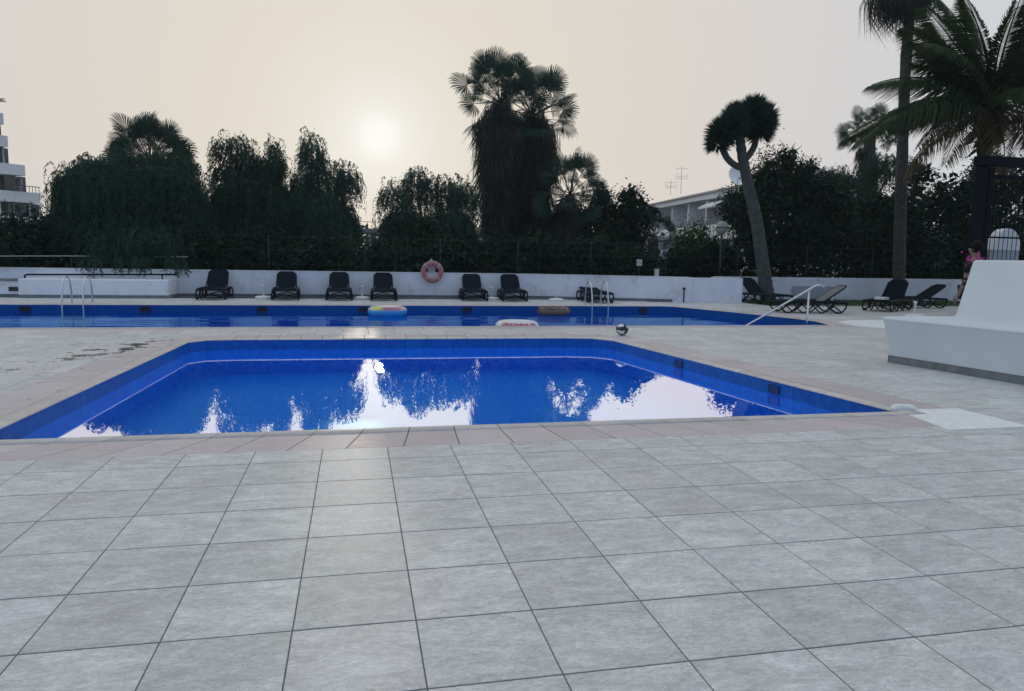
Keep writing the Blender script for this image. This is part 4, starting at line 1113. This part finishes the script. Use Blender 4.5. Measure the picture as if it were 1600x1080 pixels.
# the tall one whose crown is cut by the top of the picture
rt = empty('tall_palm')
palm_trunk(rt, [(18.6, 17.6, 0), (18.43, 17.6, 2.51), (18.28, 17.6, 5.13), (18.15, 17.6, 7.67), (18.12, 17.6, 9.75), (18.08, 17.6, 11.7)], 0.17, n=12)
fan_crown(rt, (17.85, 17.6, 11.6), 26, (-30, 80), 1.1, 20, 41)
tag(rt, 'very tall slender palm whose crown touches the top of the picture', 'palm tree')

# ------------------------------------------------------------------ dragon tree
rt = empty('dragon_tree')
def ringed(pts, r0, r1, name='trunk'):
    p = smooth_path(pts, 6); k = len(p)
    mb = MB(); mb.tube(p, [r0+(r1-r0)*i/k + 0.012*math.sin(i*2.9) for i in range(k)], 12); mb.obj(name, MT['barkg'], rt)
ringed([(13.62, 17.75, -0.05), (13.50, 17.8, 0.5), (13.27, 17.8, 1.53), (12.98, 17.8, 2.81), (12.6, 17.8, 3.96), (12.33, 17.8, 4.92), (12.22, 17.8, 5.5)], 0.25, 0.14)
ringed([(12.48, 17.8, 4.42), (12.2, 17.8, 4.46), (11.9, 17.78, 4.62), (11.68, 17.75, 4.86), (11.58, 17.7, 5.22), (11.62, 17.7, 5.5)], 0.11, 0.10, 'branch')
ringed([(12.40, 17.8, 4.62), (12.62, 17.8, 4.88), (12.80, 17.82, 5.2), (12.82, 17.85, 5.6)], 0.11, 0.10, 'branch')
ringed([(12.25, 17.8, 5.2), (12.1, 17.7, 5.5), (12.0, 17.6, 5.8)], 0.10, 0.09, 'branch')
V = []
for (x, y, z, r_, k) in ((11.55, 17.7, 5.45, 0.56, 1500), (12.88, 17.85, 5.85, 0.66, 2000), (12.3, 17.75, 5.95, 0.60, 1500), (11.85, 17.5, 5.75, 0.55, 1300), (12.6, 17.6, 6.2, 0.55, 1300), (13.0, 17.7, 6.05, 0.52, 900), (11.45, 17.8, 5.15, 0.45, 700), (12.1, 17.9, 6.05, 0.5, 900), (12.95, 17.8, 5.6, 0.5, 800)):
    d = unit(rng.normal(size=(k, 3))); d[:, 2] = np.where(d[:, 2] < -0.75, -d[:, 2], d[:, 2])
    P = np.array((x, y, z))+d*0.10
    V.append(leaf_quads(P, d, r_*(0.75+0.3*rng.random(k)), np.full(k, 0.034)))
leaf_obj('crown', V, MT['palm'], rt)
tag(rt, 'dragon tree with leaning grey trunk, looped branches and spiky rounded crown', 'tree')

# ------------------------------------------------------------------ coconut palm
def pinnate_mesh(name, m, Ln=3.2, droop=1.0, seed=0, lf=0.80):
    rg = random.Random(seed); mb = MB(); pts = []
    for k in range(15):
        t = k/14; pts.append(Vector((Ln*t*(1-0.12*droop*t*t), 0, -droop*0.42*Ln*t*t*0.9)))
    mb.tube(pts, [0.035*(1-0.85*k/14)+0.004 for k in range(15)], 5)
    nl = 96
    for i in range(nl):
        t = 0.14+0.86*i/(nl-1); f = t*14; k = min(13, int(f)); p = pts[k].lerp(pts[k+1], f-k); tan = (pts[k+1]-pts[k]).normalized()
        ll = lf*(math.sin(math.pi*min(1, 0.18+t*0.78))**0.7)*rg.uniform(0.85, 1.1)
        for s in (-1, 1):
            if rg.random() < 0.05: continue
            d = (tan*0.55+Vector((0, s, 0))*0.9+Vector((0, 0, -0.28-0.25*droop*rg.random()))).normalized()
            w_ = 0.044
            q1 = p+d*ll*0.5; q2 = p+d*ll*0.95+Vector((0, 0, -0.28*ll-0.15*ll*droop))
            sd = tan*w_*0.5
            mb.add([p, q1+sd, q1-sd, q2], [(0, 2, 1), (1, 2, 3)])
    return mb.mesh(name, m)
CO_N = [pinnate_mesh('coconut_frond', MT['coco'], 3.3, d, s) for s, d in ((1, 0.6), (2, 1.0), (3, 1.4))]
CO_O = [pinnate_mesh('old_frond', MT['coco_old'], 3.3, 1.2, 4), pinnate_mesh('old_frond', MT['coco_old'], 3.1, 0.8, 5)]
rt = empty('coconut_palm')
palm_trunk(rt, [(17.5, 13, 0), (17.32, 13, 1.6), (17.17, 13, 3.4), (17.15, 13, 5.7)], 0.17)
C = (17.25, 13, 5.75)
spec = [ # azimuth (0 = +X, 180 = left in the picture), elevation, mesh, scale
 (172, 44, 0, 1.05), (160, 62, 0, 1.0), (184, 28, 1, 1.15), (195, 12, 1, 1.2), (168, 16, 2, 1.1), (140, 78, 0, 1.0), (95, 86, 0, 0.95), (20, 74, 0, 1.0),
 (0, 52, 0, 1.05), (-20, 35, 1, 1.1), (10, 15, 2, 1.1), (-60, 40, 1, 1.0), (-95, 55, 1, 0.95), (-110, 20, 2, 1.0), (60, 50, 1, 1.0), (100, 30, 1, 1.05), (130, 20, 2, 1.1), (-40, 68, 0, 1.0), (215, 55, 0, 1.0), (235, 70, 0, 0.95), (205, 42, 1, 1.05), (30, 60, 0, 1.0)]
for a, e, i, s in spec: frond(CO_N[i], 'frond', rt, C, a, e, random.uniform(-35, 35), s*1.08)
for i in range(9): frond(CO_N[i % 3], 'frond', rt, C, 40*i+15, 25+(i*29) % 50, random.uniform(-30, 30), 0.95)
for a, e, i, s in ((188, 2, 0, 0.9), (176, 4, 1, 0.95), (200, -12, 0, 0.85), (-30, -8, 0, 1.0), (-120, -20, 0, 0.9), (15, -2, 1, 1.0), (150, -15, 0, 0.9)): frond(CO_O[i], 'old_frond', rt, C, a, e, random.uniform(-20, 20), s)
V = [core_cards((17.2, 13, 5.3), (0.26, 0.26, 0.7), 260, 0.4, 2.0, 1.0)]
leaf_obj('dry_sheaths', V, MT['coco'], rt)
tag(rt, 'coconut palm with long feathery fronds, lowest ones brown, above the dark gate', 'palm tree')

# ------------------------------------------------------------------ broad-leaved trees
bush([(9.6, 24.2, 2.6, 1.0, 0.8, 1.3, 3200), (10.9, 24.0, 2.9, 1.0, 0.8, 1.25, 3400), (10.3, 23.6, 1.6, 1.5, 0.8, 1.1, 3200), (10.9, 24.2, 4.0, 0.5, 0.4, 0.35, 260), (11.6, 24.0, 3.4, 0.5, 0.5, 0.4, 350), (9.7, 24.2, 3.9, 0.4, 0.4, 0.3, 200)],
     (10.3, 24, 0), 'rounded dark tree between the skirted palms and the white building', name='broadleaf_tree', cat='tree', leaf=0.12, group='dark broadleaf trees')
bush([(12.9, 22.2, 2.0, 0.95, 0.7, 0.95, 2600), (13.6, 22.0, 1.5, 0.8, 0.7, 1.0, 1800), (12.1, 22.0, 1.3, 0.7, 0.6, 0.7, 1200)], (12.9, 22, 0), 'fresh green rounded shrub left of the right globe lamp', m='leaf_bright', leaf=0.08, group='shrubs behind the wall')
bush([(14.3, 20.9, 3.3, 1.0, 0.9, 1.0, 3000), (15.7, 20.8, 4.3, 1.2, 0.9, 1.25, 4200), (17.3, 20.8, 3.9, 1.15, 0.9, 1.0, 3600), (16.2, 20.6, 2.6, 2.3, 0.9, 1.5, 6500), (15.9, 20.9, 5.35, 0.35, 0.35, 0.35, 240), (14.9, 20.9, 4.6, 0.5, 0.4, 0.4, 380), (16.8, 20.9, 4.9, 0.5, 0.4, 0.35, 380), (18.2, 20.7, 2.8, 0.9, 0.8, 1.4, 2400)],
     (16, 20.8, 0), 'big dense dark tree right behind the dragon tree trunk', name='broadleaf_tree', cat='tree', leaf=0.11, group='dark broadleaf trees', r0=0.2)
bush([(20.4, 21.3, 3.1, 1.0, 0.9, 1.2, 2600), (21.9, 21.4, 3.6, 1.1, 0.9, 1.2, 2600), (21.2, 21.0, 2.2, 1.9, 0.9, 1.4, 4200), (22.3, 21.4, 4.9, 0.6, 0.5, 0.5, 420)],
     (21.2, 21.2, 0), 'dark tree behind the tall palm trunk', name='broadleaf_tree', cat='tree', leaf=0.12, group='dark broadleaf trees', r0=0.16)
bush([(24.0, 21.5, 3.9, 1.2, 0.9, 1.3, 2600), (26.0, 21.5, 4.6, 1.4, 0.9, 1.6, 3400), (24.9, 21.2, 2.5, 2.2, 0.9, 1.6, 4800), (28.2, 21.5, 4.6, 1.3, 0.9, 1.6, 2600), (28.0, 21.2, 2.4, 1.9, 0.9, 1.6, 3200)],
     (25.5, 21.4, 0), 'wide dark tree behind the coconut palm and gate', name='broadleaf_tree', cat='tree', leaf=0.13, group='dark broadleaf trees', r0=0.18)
pepper_tree([(20.0, 23.5, 4.6, 0.8, 0.6, 0.8, 420, 1.4), (22.6, 23.5, 5.3, 1.2, 0.8, 0.8, 600, 1.4), (20.9, 23.4, 3.3, 1.4, 0.8, 1.0, 900, 1.3)], (21, 23.4, 0), 'weeping pepper tree behind the slim tall palm trunk at right', core=0.3)
# far treetops that close the horizon
V = []
for x in np.linspace(-70, 110, 60):
    V.append(core_cards((x, 62+random.uniform(-5, 5), 1.6), (2.6, 2.0, random.uniform(1.6, 2.6)), 700, 0.6, 0.0, 1.0))
o = leaf_obj('far_trees', V, MT['leaf'])

# ------------------------------------------------------------------ flowering plant by the bench
rt = empty('flowering_plant', (0, 0, 0))
Pm = rng.normal(size=(420, 3))*np.array([0.06, 0.08, 0.05])+np.array([8.84, 4.4, 1.42])
leaf_obj('flowers', [leaf_quads(Pm[:60], unit(rng.normal(size=(60, 3))), 0.045*np.ones(60), 0.035*np.ones(60))], MT['flower'], rt)
leaf_obj('foliage', [leaf_quads(Pm[150:]-np.array([0, 0, 0.12]), unit(rng.normal(size=(270, 3))), 0.07*np.ones(270), 0.035*np.ones(270)),
                     core_cards((8.95, 4.45, 0.7), (0.18, 0.2, 0.62), 500, 0.12, 0.3, 1.0)], MT['leaf'], rt)
m = MB(); m.lathe([(0, 0), (0.14, 0), (0.19, 0.34), (0.17, 0.34), (0.16, 0.30), (0, 0.30)], 16, (9.1, 4.45)); m.obj('pot', MT['skirtboard'], rt)
for k in range(5):
    m = MB(); m.tube(smooth_path([(9.1, 4.45, 0.3), (9.1+random.uniform(-.1, .1), 4.45+random.uniform(-.1, .1), 0.9), (8.8+random.uniform(-.1, .12), 4.45+random.uniform(-.1, .1), 1.4)], 4), 0.008, 5); m.obj('stem', MT['bark'], rt)
tag(rt, 'potted plant with pink flowers just behind the left end of the white bench', 'plant')

# ------------------------------------------------------------------ lamps, sign
def globe_lamp(x, y, zc, label):
    rt = empty('globe_lamp', (x, y, 0))
    m = MB(); m.tube([(0, 0, 0), (0, 0, zc-0.2)], [0.05, 0.035], 8); m.obj('post', MT['darkmetal'], rt)
    r = 0.235
    def arc(a0, a1): return [(r*math.cos(rad(a)), zc+r*math.sin(rad(a))) for a in np.linspace(a0, a1, 8)]
    m = MB(); m.lathe(arc(5, 90), 20); m.obj('upper_dome', MT['glob_top'], rt)
    m = MB(); m.lathe(arc(-80, -2), 20); m.obj('diffuser', MT['glob'], rt)
    m = MB(); m.lathe([(r*1.0, zc-0.012), (r*1.03, zc-0.012), (r*1.03, zc+0.02), (r*1.0, zc+0.02)], 20); m.obj('band', MT['darkmetal'], rt)
    m = MB(); m.lathe([(0, zc-0.24), (0.06, zc-0.24), (0.075, zc-0.19), (0, zc-0.19)], 12); m.obj('collar', MT['darkmetal'], rt)
    tag(rt, label, 'street lamp', 'globe lamps')
MT['glob_top'] = simple('smoked_dome', (0.30, 0.31, 0.29), 0.35)
mg, ng, bg = mat('opal_diffuser'); bg.inputs['Base Color'].default_value = (0.75, 0.70, 0.62, 1); bg.inputs['Roughness'].default_value = 0.3
trn = ng.nodes.new('ShaderNodeBsdfTranslucent'); trn.inputs[0].default_value = (0.8, 0.72, 0.6, 1)
mxs = ng.nodes.new('ShaderNodeMixShader'); mxs.inputs[0].default_value = 0.55; L(ng, bg.outputs[0], mxs.inputs[1]); L(ng, trn.outputs[0], mxs.inputs[2]); L(ng, mxs.outputs[0], ng.nodes['Material Output'].inputs[0])
MT['glob'] = mg
globe_lamp(-0.75, 23.1, 2.65, 'globe street lamp half hidden in the airy pepper tree left of the gap')
globe_lamp(12.78, 19.75, 2.53, 'globe street lamp on a dark post left of the dragon tree trunk')
rt = empty('sign', (9.68, 19.8, 0))
m = MB(); m.tube([(0, 0.03, 0), (0, 0.03, 1.34)], 0.02, 6); m.obj('post', MT['darkmetal'], rt)
m = MB(); m.box(-0.10, 0.10, -0.005, 0.01, 1.12, 1.34); m.obj('panel', MT['plasticwhite'], rt)
m = MB(); m.tube([(0.065*math.cos(a), -0.012, 1.23+0.065*math.sin(a)) for a in np.linspace(0, 2*math.pi, 16, endpoint=False)], 0.009, 4, closed=True)
m.tube([(-0.045, -0.012, 1.275), (0.045, -0.012, 1.185)], 0.008, 4); m.obj('prohibition_mark', redink, rt)
tag(rt, 'small square white prohibition sign on a post behind the wall', 'sign')
m = MB(); m.box(10.28, 10.42, 19.75, 19.85, -0.03, 1.02); tag(m.obj('white_post', MT['plasticwhite']), 'short white post behind the wall right of the small sign', 'post')

# ------------------------------------------------------------------ buildings
# terraced building on the right: local x runs along the facade, from the near (right) to the far (left) end
rt = empty('terraced_building', (29.3, 46.5, 0))
ux = Vector((30.94-29.24, 70-46.5, 0)).normalized(); ang = math.atan2(ux.y, ux.x); rt.rotation_euler = (0, 0, ang)
Lb = 25.5   # the local +y side faces the pool
def B(name, m, x0, x1, y0, y1, z0, z1, par=None):
    mb = MB(); mb.box(x0, x1, y0, y1, z0, z1); return mb.obj(name, m, par or rt)
B('wall', MT['facade'], 0, Lb, -9, -1.6, 0, 6.5)
for z in (3.25, ): B('floor_slab', MT['facade'], 0, Lb, -1.59, 0.15, z-0.15, z+0.1)
B('eave', MT['facade'], -1.5, Lb+0.4, -1.58, 0.45, 6.55, 7.1)
mb = MB(); mb.add([(-1.6, 0.6, 7.12), (Lb+0.5, 0.6, 7.12), (Lb+0.5, -4.2, 8.3), (-1.6, -4.2, 8.3), (-1.6, -9.4, 7.12), (Lb+0.5, -9.4, 7.12), (-1.6, 0.6, 7.0), (Lb+0.5, 0.6, 7.0)], [(0, 3, 2, 1), (3, 4, 5, 2), (0, 4, 3), (1, 2, 5), (0, 1, 7, 6)])
mb.obj('roof', MT['roof'], rt)
nb = 6; bw = Lb/nb
for k in range(nb+1): B('party_wall', MT['facade'], k*bw-0.12, k*bw+0.12, -1.58, 0.12, 3.36, 6.54)
for k in range(nb):
    B('terrace_door', MT['glassdark'], k*bw+0.5, (k+1)*bw-0.9, -1.62, -1.57, 3.4, 5.6)
    B('parapet', MT['facade'], k*bw+0.14, (k+1)*bw-0.14, 0.14, 0.26, 3.12, 4.35)
    B('window', MT['glassdark'], k*bw+0.8, (k+1)*bw-1.2, -1.62, -1.57, 0.4, 2.5)
B('end_wall', MT['facade'], -1.4, -0.14, -8, 0.3, 0, 6.54)
aw = MB(); aw.add([(1*bw+0.3, 0.1, 6.3), (2*bw-0.3, 0.1, 6.3), (2*bw-0.3, 1.0, 5.85), (1*bw+0.3, 1.0, 5.85), (1*bw+0.3, 1.0, 5.7), (2*bw-0.3, 1.0, 5.7)], [(0, 1, 2, 3), (3, 2, 5, 4)]); aw.obj('awning', MT['facade'], rt)
tag(rt, 'white two storey building with sloping roof and recessed terraces behind the dragon tree', 'building')
def antenna(x, y, z0, z1, label):
    r_ = empty('antenna', (x, y, z0)); h = z1-z0
    m = MB(); m.tube([(0, 0, 0), (0, 0, h)], 0.02, 5); m.obj('mast', MT['darkmetal'], r_)
    m = MB()
    for t in (0.55, 0.62, 0.9): m.tube([(-0.75*t, 0, h*t), (0.8*t, 0, h*t+0.05)], 0.012, 4)
    for xx in (-0.6, -0.4, 0.5, 0.7): m.tube([(xx, 0, h*0.62-0.3), (xx, 0, h*0.62+0.3)], 0.011, 4)
    m.obj('element', MT['darkmetal'], r_); tag(r_, label, 'antenna', 'roof antennas')
antenna(32.4, 66, 8.0, 10.8, 'taller television antenna on the roof of the white terraced building')
antenna(31.5, 66.5, 7.9, 9.3, 'shorter television antenna on the left of the terraced building roof')
m = MB(); m.lathe([(0, 0), (0.3, 0.03), (0.6, 0.14), (0.72, 0.24)], 20); m.lathe([(0.72, 0.24), (0.6, 0.10), (0, -0.04)], 20)
o = m.obj('satellite_dish', MT['facade']); o.location = (29.7, 50.2, 8.05); o.rotation_euler = (rad(72), 0, rad(10))
m = MB(); m.tube([(0, 0, -0.03), (0, -0.5, -0.25)], 0.05, 6); m.obj('mount', MT['darkmetal'], o)
tag(o, 'pale round satellite dish on the right end of the terraced building roof', 'satellite dish')
# low white house glimpsed through the gap right of the rounded dark tree
rt = empty('white_house', (16.5, 32, 0))
B('wall', MT['facade'], -2.0, 2.5, 0, 3, 0, 2.35); B('roof', MT['roof'], -2.2, 2.7, -0.2, 3.2, 2.36, 2.5); B('window', MT['glassdark'], -0.3, 0.6, -0.04, 0.02, 0.9, 1.9); B('balcony_rail', MT['darkmetal'], -2.0, 2.5, -0.3, -0.26, 1.3, 1.36)
tag(rt, 'low white house wall glimpsed through the gap above the small sign', 'house')
rt = empty('white_house', (38.2, 50, 0))
B('wall', MT['facade'], -2.0, 2.0, 0, 3, 0, 5.6); B('window', MT['glassdark'], -0.6, 0.4, -0.04, 0.02, 4.2, 5.2); B('roof', MT['roof'], -2.2, 2.2, -0.2, 3.2, 5.61, 5.8)
tag(rt, 'pale house front behind the big dark tree right of the dragon tree', 'house')
# apartment tower on the left
rt = empty('apartment_tower', (-40, 88, 0), rad(50))
def storey(z, xr, xw, base=False):
    """parapet band to xr, wall body to xw, dark recess below the band"""
    B('balcony_band', MT['facade'], -12, xr+40, -1.6, 8, z-0.75, z+0.65)
    B('wall', MT['facade'], -12, xw+40, -0.2, 8.0, z-3.0, z-0.76)
B('wall', MT['facade'], -12, 1.2, 0, 8, 0, 17.2)
bands = [(15.3, -37.75), (12.9, -37.45), (9.9, -35.8), (6.9, -34.3), (4.1, -34.3)]
for z, xr in bands:
    B('balcony_band', MT['facade'], -12, xr+39.3, -1.0, 7.0, z-0.35, z+0.85)
for (z0, z1, x0, x1) in ((13.76, 14.9, 0.3, 1.7), (10.8, 12.5, 1.2, 2.3), (7.8, 9.5, 1.7, 2.9), (7.8, 9.5, 3.5, 4.0), (4.98, 6.5, 1.9, 5.2)):
    B('recess', MT['glassdark'], x0, x1, -0.06, 2.0, z0, z1)
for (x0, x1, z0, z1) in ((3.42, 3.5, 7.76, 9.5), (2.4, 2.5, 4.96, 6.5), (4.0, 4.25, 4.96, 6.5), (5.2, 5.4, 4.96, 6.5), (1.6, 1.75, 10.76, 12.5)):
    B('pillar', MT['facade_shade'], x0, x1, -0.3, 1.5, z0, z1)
for (z, xr) in ((8.0, 5.3), ):
    m = MB(); m.tube([(1.6, -1.75, z+0.35), (4.6, -1.75, z+0.35)], 0.05, 5)
    for k in range(9): m.tube([(1.6+k*0.36, -1.75, z-0.3), (1.6+k*0.36, -1.75, z+0.35)], 0.04, 4)
    m.obj('railing', MT['darkmetal'], rt)
for (x0, x1, z0, z1) in ((-1.5, 0.2, 7.8, 9.0), (-1.2, 0.4, 5.1, 6.3), (-1.2, 0.3, 10.9, 12.0)):
    f_ = B('window', MT['facade_shade'], x0, x1, -0.08, 0.0, z0, z1); B('pane', MT['glassdark'], x0+0.1, x1-0.1, -0.12, -0.081, z0+0.1, z1-0.1, f_)
tag(rt, 'white apartment tower with stepped balconies at the far left', 'building')
rt = empty('rooftop_palm', (-38.6, 87, 16.15))
for i in range(9): frond(CO_N[1], 'frond', rt, (0, 0, 0.9), i*40, 30+(i % 3)*18, 0, 0.42)
m = MB(); m.tube([(0, 0, 0), (0, 0, 0.95)], 0.12, 6); m.obj('trunk', MT['bark'], rt)
tag(rt, 'small palm growing on the top terrace of the apartment tower', 'palm tree')
# footbridge-like pergola in the gap below the sun
rt = empty('pergola', (0.6, 40, 0))
m = MB(); m.box(-1.6, 1.6, -0.2, 0.2, 2.62, 2.86); m.obj('beam', MT['skirtboard'], rt)
for x in (-0.72, 0.1):
    m = MB(); m.box(x-0.1, x+0.1, -0.12, 0.12, 0, 2.6); m.obj('post', MT['skirtboard'], rt)
m = MB(); m.tube([(-1.6, 0, 3.27), (1.6, 0, 3.27)], 0.018, 5); m.tube([(0.35, 0, 2.87), (0.35, 0, 3.4)], 0.04, 5); m.obj('guard_rail', MT['skirtboard'], rt)
m = MB(); m.tube([(-0.1, 0, 2.1), (0.6, 0, 2.6)], 0.03, 5); m.obj('brace', MT['skirtboard'], rt)
tag(rt, 'distant pergola beam with railing seen in the gap below the sun', 'pergola')

# lawn strip in front of the right wall
V = []
k = 9000; P = np.stack([12.3+9*rng.random(k), 15.5+2.8*rng.random(k), np.full(k, -0.01)], 1)
V.append(leaf_quads(P, unit(rng.normal(size=(k, 3))*0.35+np.array([0, 0, 1])), 0.05+0.05*rng.random(k), np.full(k, 0.012)))
me = raw_mesh('grass_blades', np.concatenate(V), F4=np.arange(k*4).reshape(-1, 4)); g = link('grass', me, None, MT['leaf_bright']); stuff(g)
m = MB(); m.box(12.2, 26, 15.3, 18.38, -0.05, -0.006); struct(m.obj('lawn', MT['grass']))

# ------------------------------------------------------------------ person behind the bench
def skin_mesh(name, verts, edges, radii, m, parent, sub_=2):
    me = bpy.data.meshes.new(name); me.from_pydata(verts, edges, []); o = link(name, me, parent, m)
    sk = o.modifiers.new('skin', 'SKIN'); 
    for i, r in enumerate(radii): me.skin_vertices[0].data[i].radius = (r, r) if not isinstance(r, tuple) else r
    me.skin_vertices[0].data[0].use_root = True
    sm = o.modifiers.new('sub', 'SUBSURF'); sm.levels = sub_; sm.render_levels = sub_
    for p in me.polygons: p.use_smooth = True
    return o
pr = empty('person', (10.14, 5.75, 0), rad(12))
# local frame: +y is where the person faces, x to the person's right (arm hanging on that side)
body_v = [(0, 0, 0.93), (0, 0.01, 1.12), (0, 0, 1.30), (0, -0.01, 1.42), (0, 0.0, 1.50), (0, 0.02, 1.57), (0, 0.03, 1.65),
          (0.10, 0, 0.90), (0.11, 0.01, 0.50), (0.11, -0.02, 0.10), (0.12, 0.11, 0.04), (-0.10, 0, 0.90), (-0.11, 0.03, 0.50), (-0.11, 0.0, 0.10), (-0.12, 0.13, 0.04),
          (0.17, -0.01, 1.38), (0.24, -0.02, 1.12), (0.27, 0.07, 0.88), (0.28, 0.10, 0.80), (-0.17, -0.01, 1.38), (-0.24, -0.02, 1.12), (-0.26, 0.06, 0.88), (-0.27, 0.09, 0.80)]
body_e = [(0, 1), (1, 2), (2, 3), (3, 4), (4, 5), (5, 6), (0, 7), (7, 8), (8, 9), (9, 10), (0, 11), (11, 12), (12, 13), (13, 14), (3, 15), (15, 16), (16, 17), (17, 18), (3, 19), (19, 20), (20, 21), (21, 22)]
body_r = [(.15, .11), (.135, .10), (.15, .11), (.11, .08), .055, (.075, .085), (.07, .085), .085, .055, .038, .035, .085, .055, .038, .035, .055, .042, .028, .03, .055, .042, .028, .03]
skin_mesh('body', body_v, body_e, body_r, MT['skin'], pr)
sv = [body_v[i] for i in (0, 1, 2, 3, 15, 19)] + [(0.215, -0.015, 1.20), (-0.215, -0.015, 1.20)]
skin_mesh('shirt', sv, [(0, 1), (1, 2), (2, 3), (3, 4), (3, 5), (4, 6), (5, 7)], [(.175, .13), (.16, .12), (.17, .13), (.12, .095), .075, .075, .065, .065], MT['cloth'], pr)
skin_mesh('trousers', [(0, 0, 0.92)] + [body_v[i] for i in (7, 8, 9, 11, 12, 13)], [(0, 1), (1, 2), (2, 3), (0, 4), (4, 5), (5, 6)], [(.17, .13), .105, .075, .06, .105, .075, .06], MT['trouser'], pr)
hm = bmesh.new(); bmesh.ops.create_icosphere(hm, subdivisions=3, radius=0.105)
for v_ in hm.verts:
    if v_.co.y > 0.03 and v_.co.z < 0.04: v_.co.y = 0.03
    v_.co.z *= 1.1
me = bpy.data.meshes.new('hair'); hm.to_mesh(me); hm.free()
o = link('hair', me, pr, MT['hair']); o.location = (0, 0.0, 1.66)
for sx in (-1, 1):
    e_ = MB(); e_.lathe([(0, -0.011), (0.009, -0.006), (0.012, 0), (0.009, 0.006), (0, 0.011)], 8); oo = e_.obj('eye', MT['plasticwhite'], pr); oo.location = (sx*0.032, 0.105, 1.63)
    m = MB(); m.tube([(0.075, 0, 1.60), (0.088, -0.01, 1.62), (0.088, -0.01, 1.655), (0.075, 0, 1.665)], 0.012, 6); oo = m.obj('ear', MT['skin'], pr); oo.scale = (sx, 1, 1)
    m = MB()  # five fingers hanging from the palm
    for f, (dy, ln) in enumerate(((-0.022, 0.075), (-0.007, 0.085), (0.008, 0.08), (0.022, 0.065))):
        m.tube(smooth_path([(0.275*1.0, 0.10+dy, 0.79), (0.278, 0.105+dy*1.1, 0.765-ln*0.3), (0.27, 0.118+dy*1.1, 0.765-ln*0.7), (0.258, 0.125+dy, 0.765-ln)], 2), 0.0085, 6)
    m.tube(smooth_path([(0.27, 0.12, 0.82), (0.258, 0.15, 0.79), (0.25, 0.158, 0.755)], 3), 0.0095, 6)
    oo = m.obj('fingers', MT['skin'], pr); oo.scale = (sx, 1, 1)
m = MB(); m.tube([(0, 0.108, 1.635), (0, 0.13, 1.60), (0, 0.115, 1.592)], [0.008, 0.014, 0.012], 6); m.obj('nose', MT['skin'], pr)
m = MB(); m.tube([(-0.022, 0.108, 1.565), (0, 0.118, 1.563), (0.022, 0.108, 1.565)], 0.006, 6); m.obj('mouth', MT['buoy'], pr)
tag(pr, 'person in dark clothes standing behind the white bench, one bare forearm hanging down', 'person')

# ------------------------------------------------------------------ litter: a few dry leaves on the deck
ml = leafmat('dry_leaf', (0.05, 0.035, 0.02), (0.12, 0.09, 0.05), 0.1)
k = 70; P = np.stack([rng.normal(-3.7, 0.6, k), rng.normal(6.2, 1.6, k), np.full(k, 0.008)], 1)
P[:10] = np.stack([2+6*rng.random(10), 7.95+1.0*rng.random(10)*0.6, np.full(10, 0.008)], 1)
P = P[(P[:, 0] < -2.95) | (P[:, 1] > 7.6)]; k = len(P)
D = unit(np.stack([rng.normal(size=k), rng.normal(size=k), np.full(k, 0.08)], 1))
me = raw_mesh('dry_leaves', leaf_quads(P, D, 0.03+0.05*rng.random(k), 0.012+0.02*rng.random(k), S=np.cross(D, np.array([[0, 0, 1.0]]))), F4=np.arange(k*4).reshape(-1, 4))
stuff(link('leaf_litter', me, None, ml))

# ------------------------------------------------------------------ haze in the air

mh = bpy.data.materials.new('dust_haze'); mh.use_nodes = True; nh = mh.node_tree; nh.nodes.clear()
pv = nh.nodes.new('ShaderNodeVolumePrincipled'); pv.inputs['Color'].default_value = (0.80, 0.92, 1.0, 1); pv.inputs['Density'].default_value = 0.00055; pv.inputs['Anisotropy'].default_value = 0.5
oh = nh.nodes.new('ShaderNodeOutputMaterial'); nh.links.new(pv.outputs[0], oh.inputs['Volume'])
o = MB().box(-75, 75, -14, 105, -1.03, 22).obj('haze', mh); stuff(o)
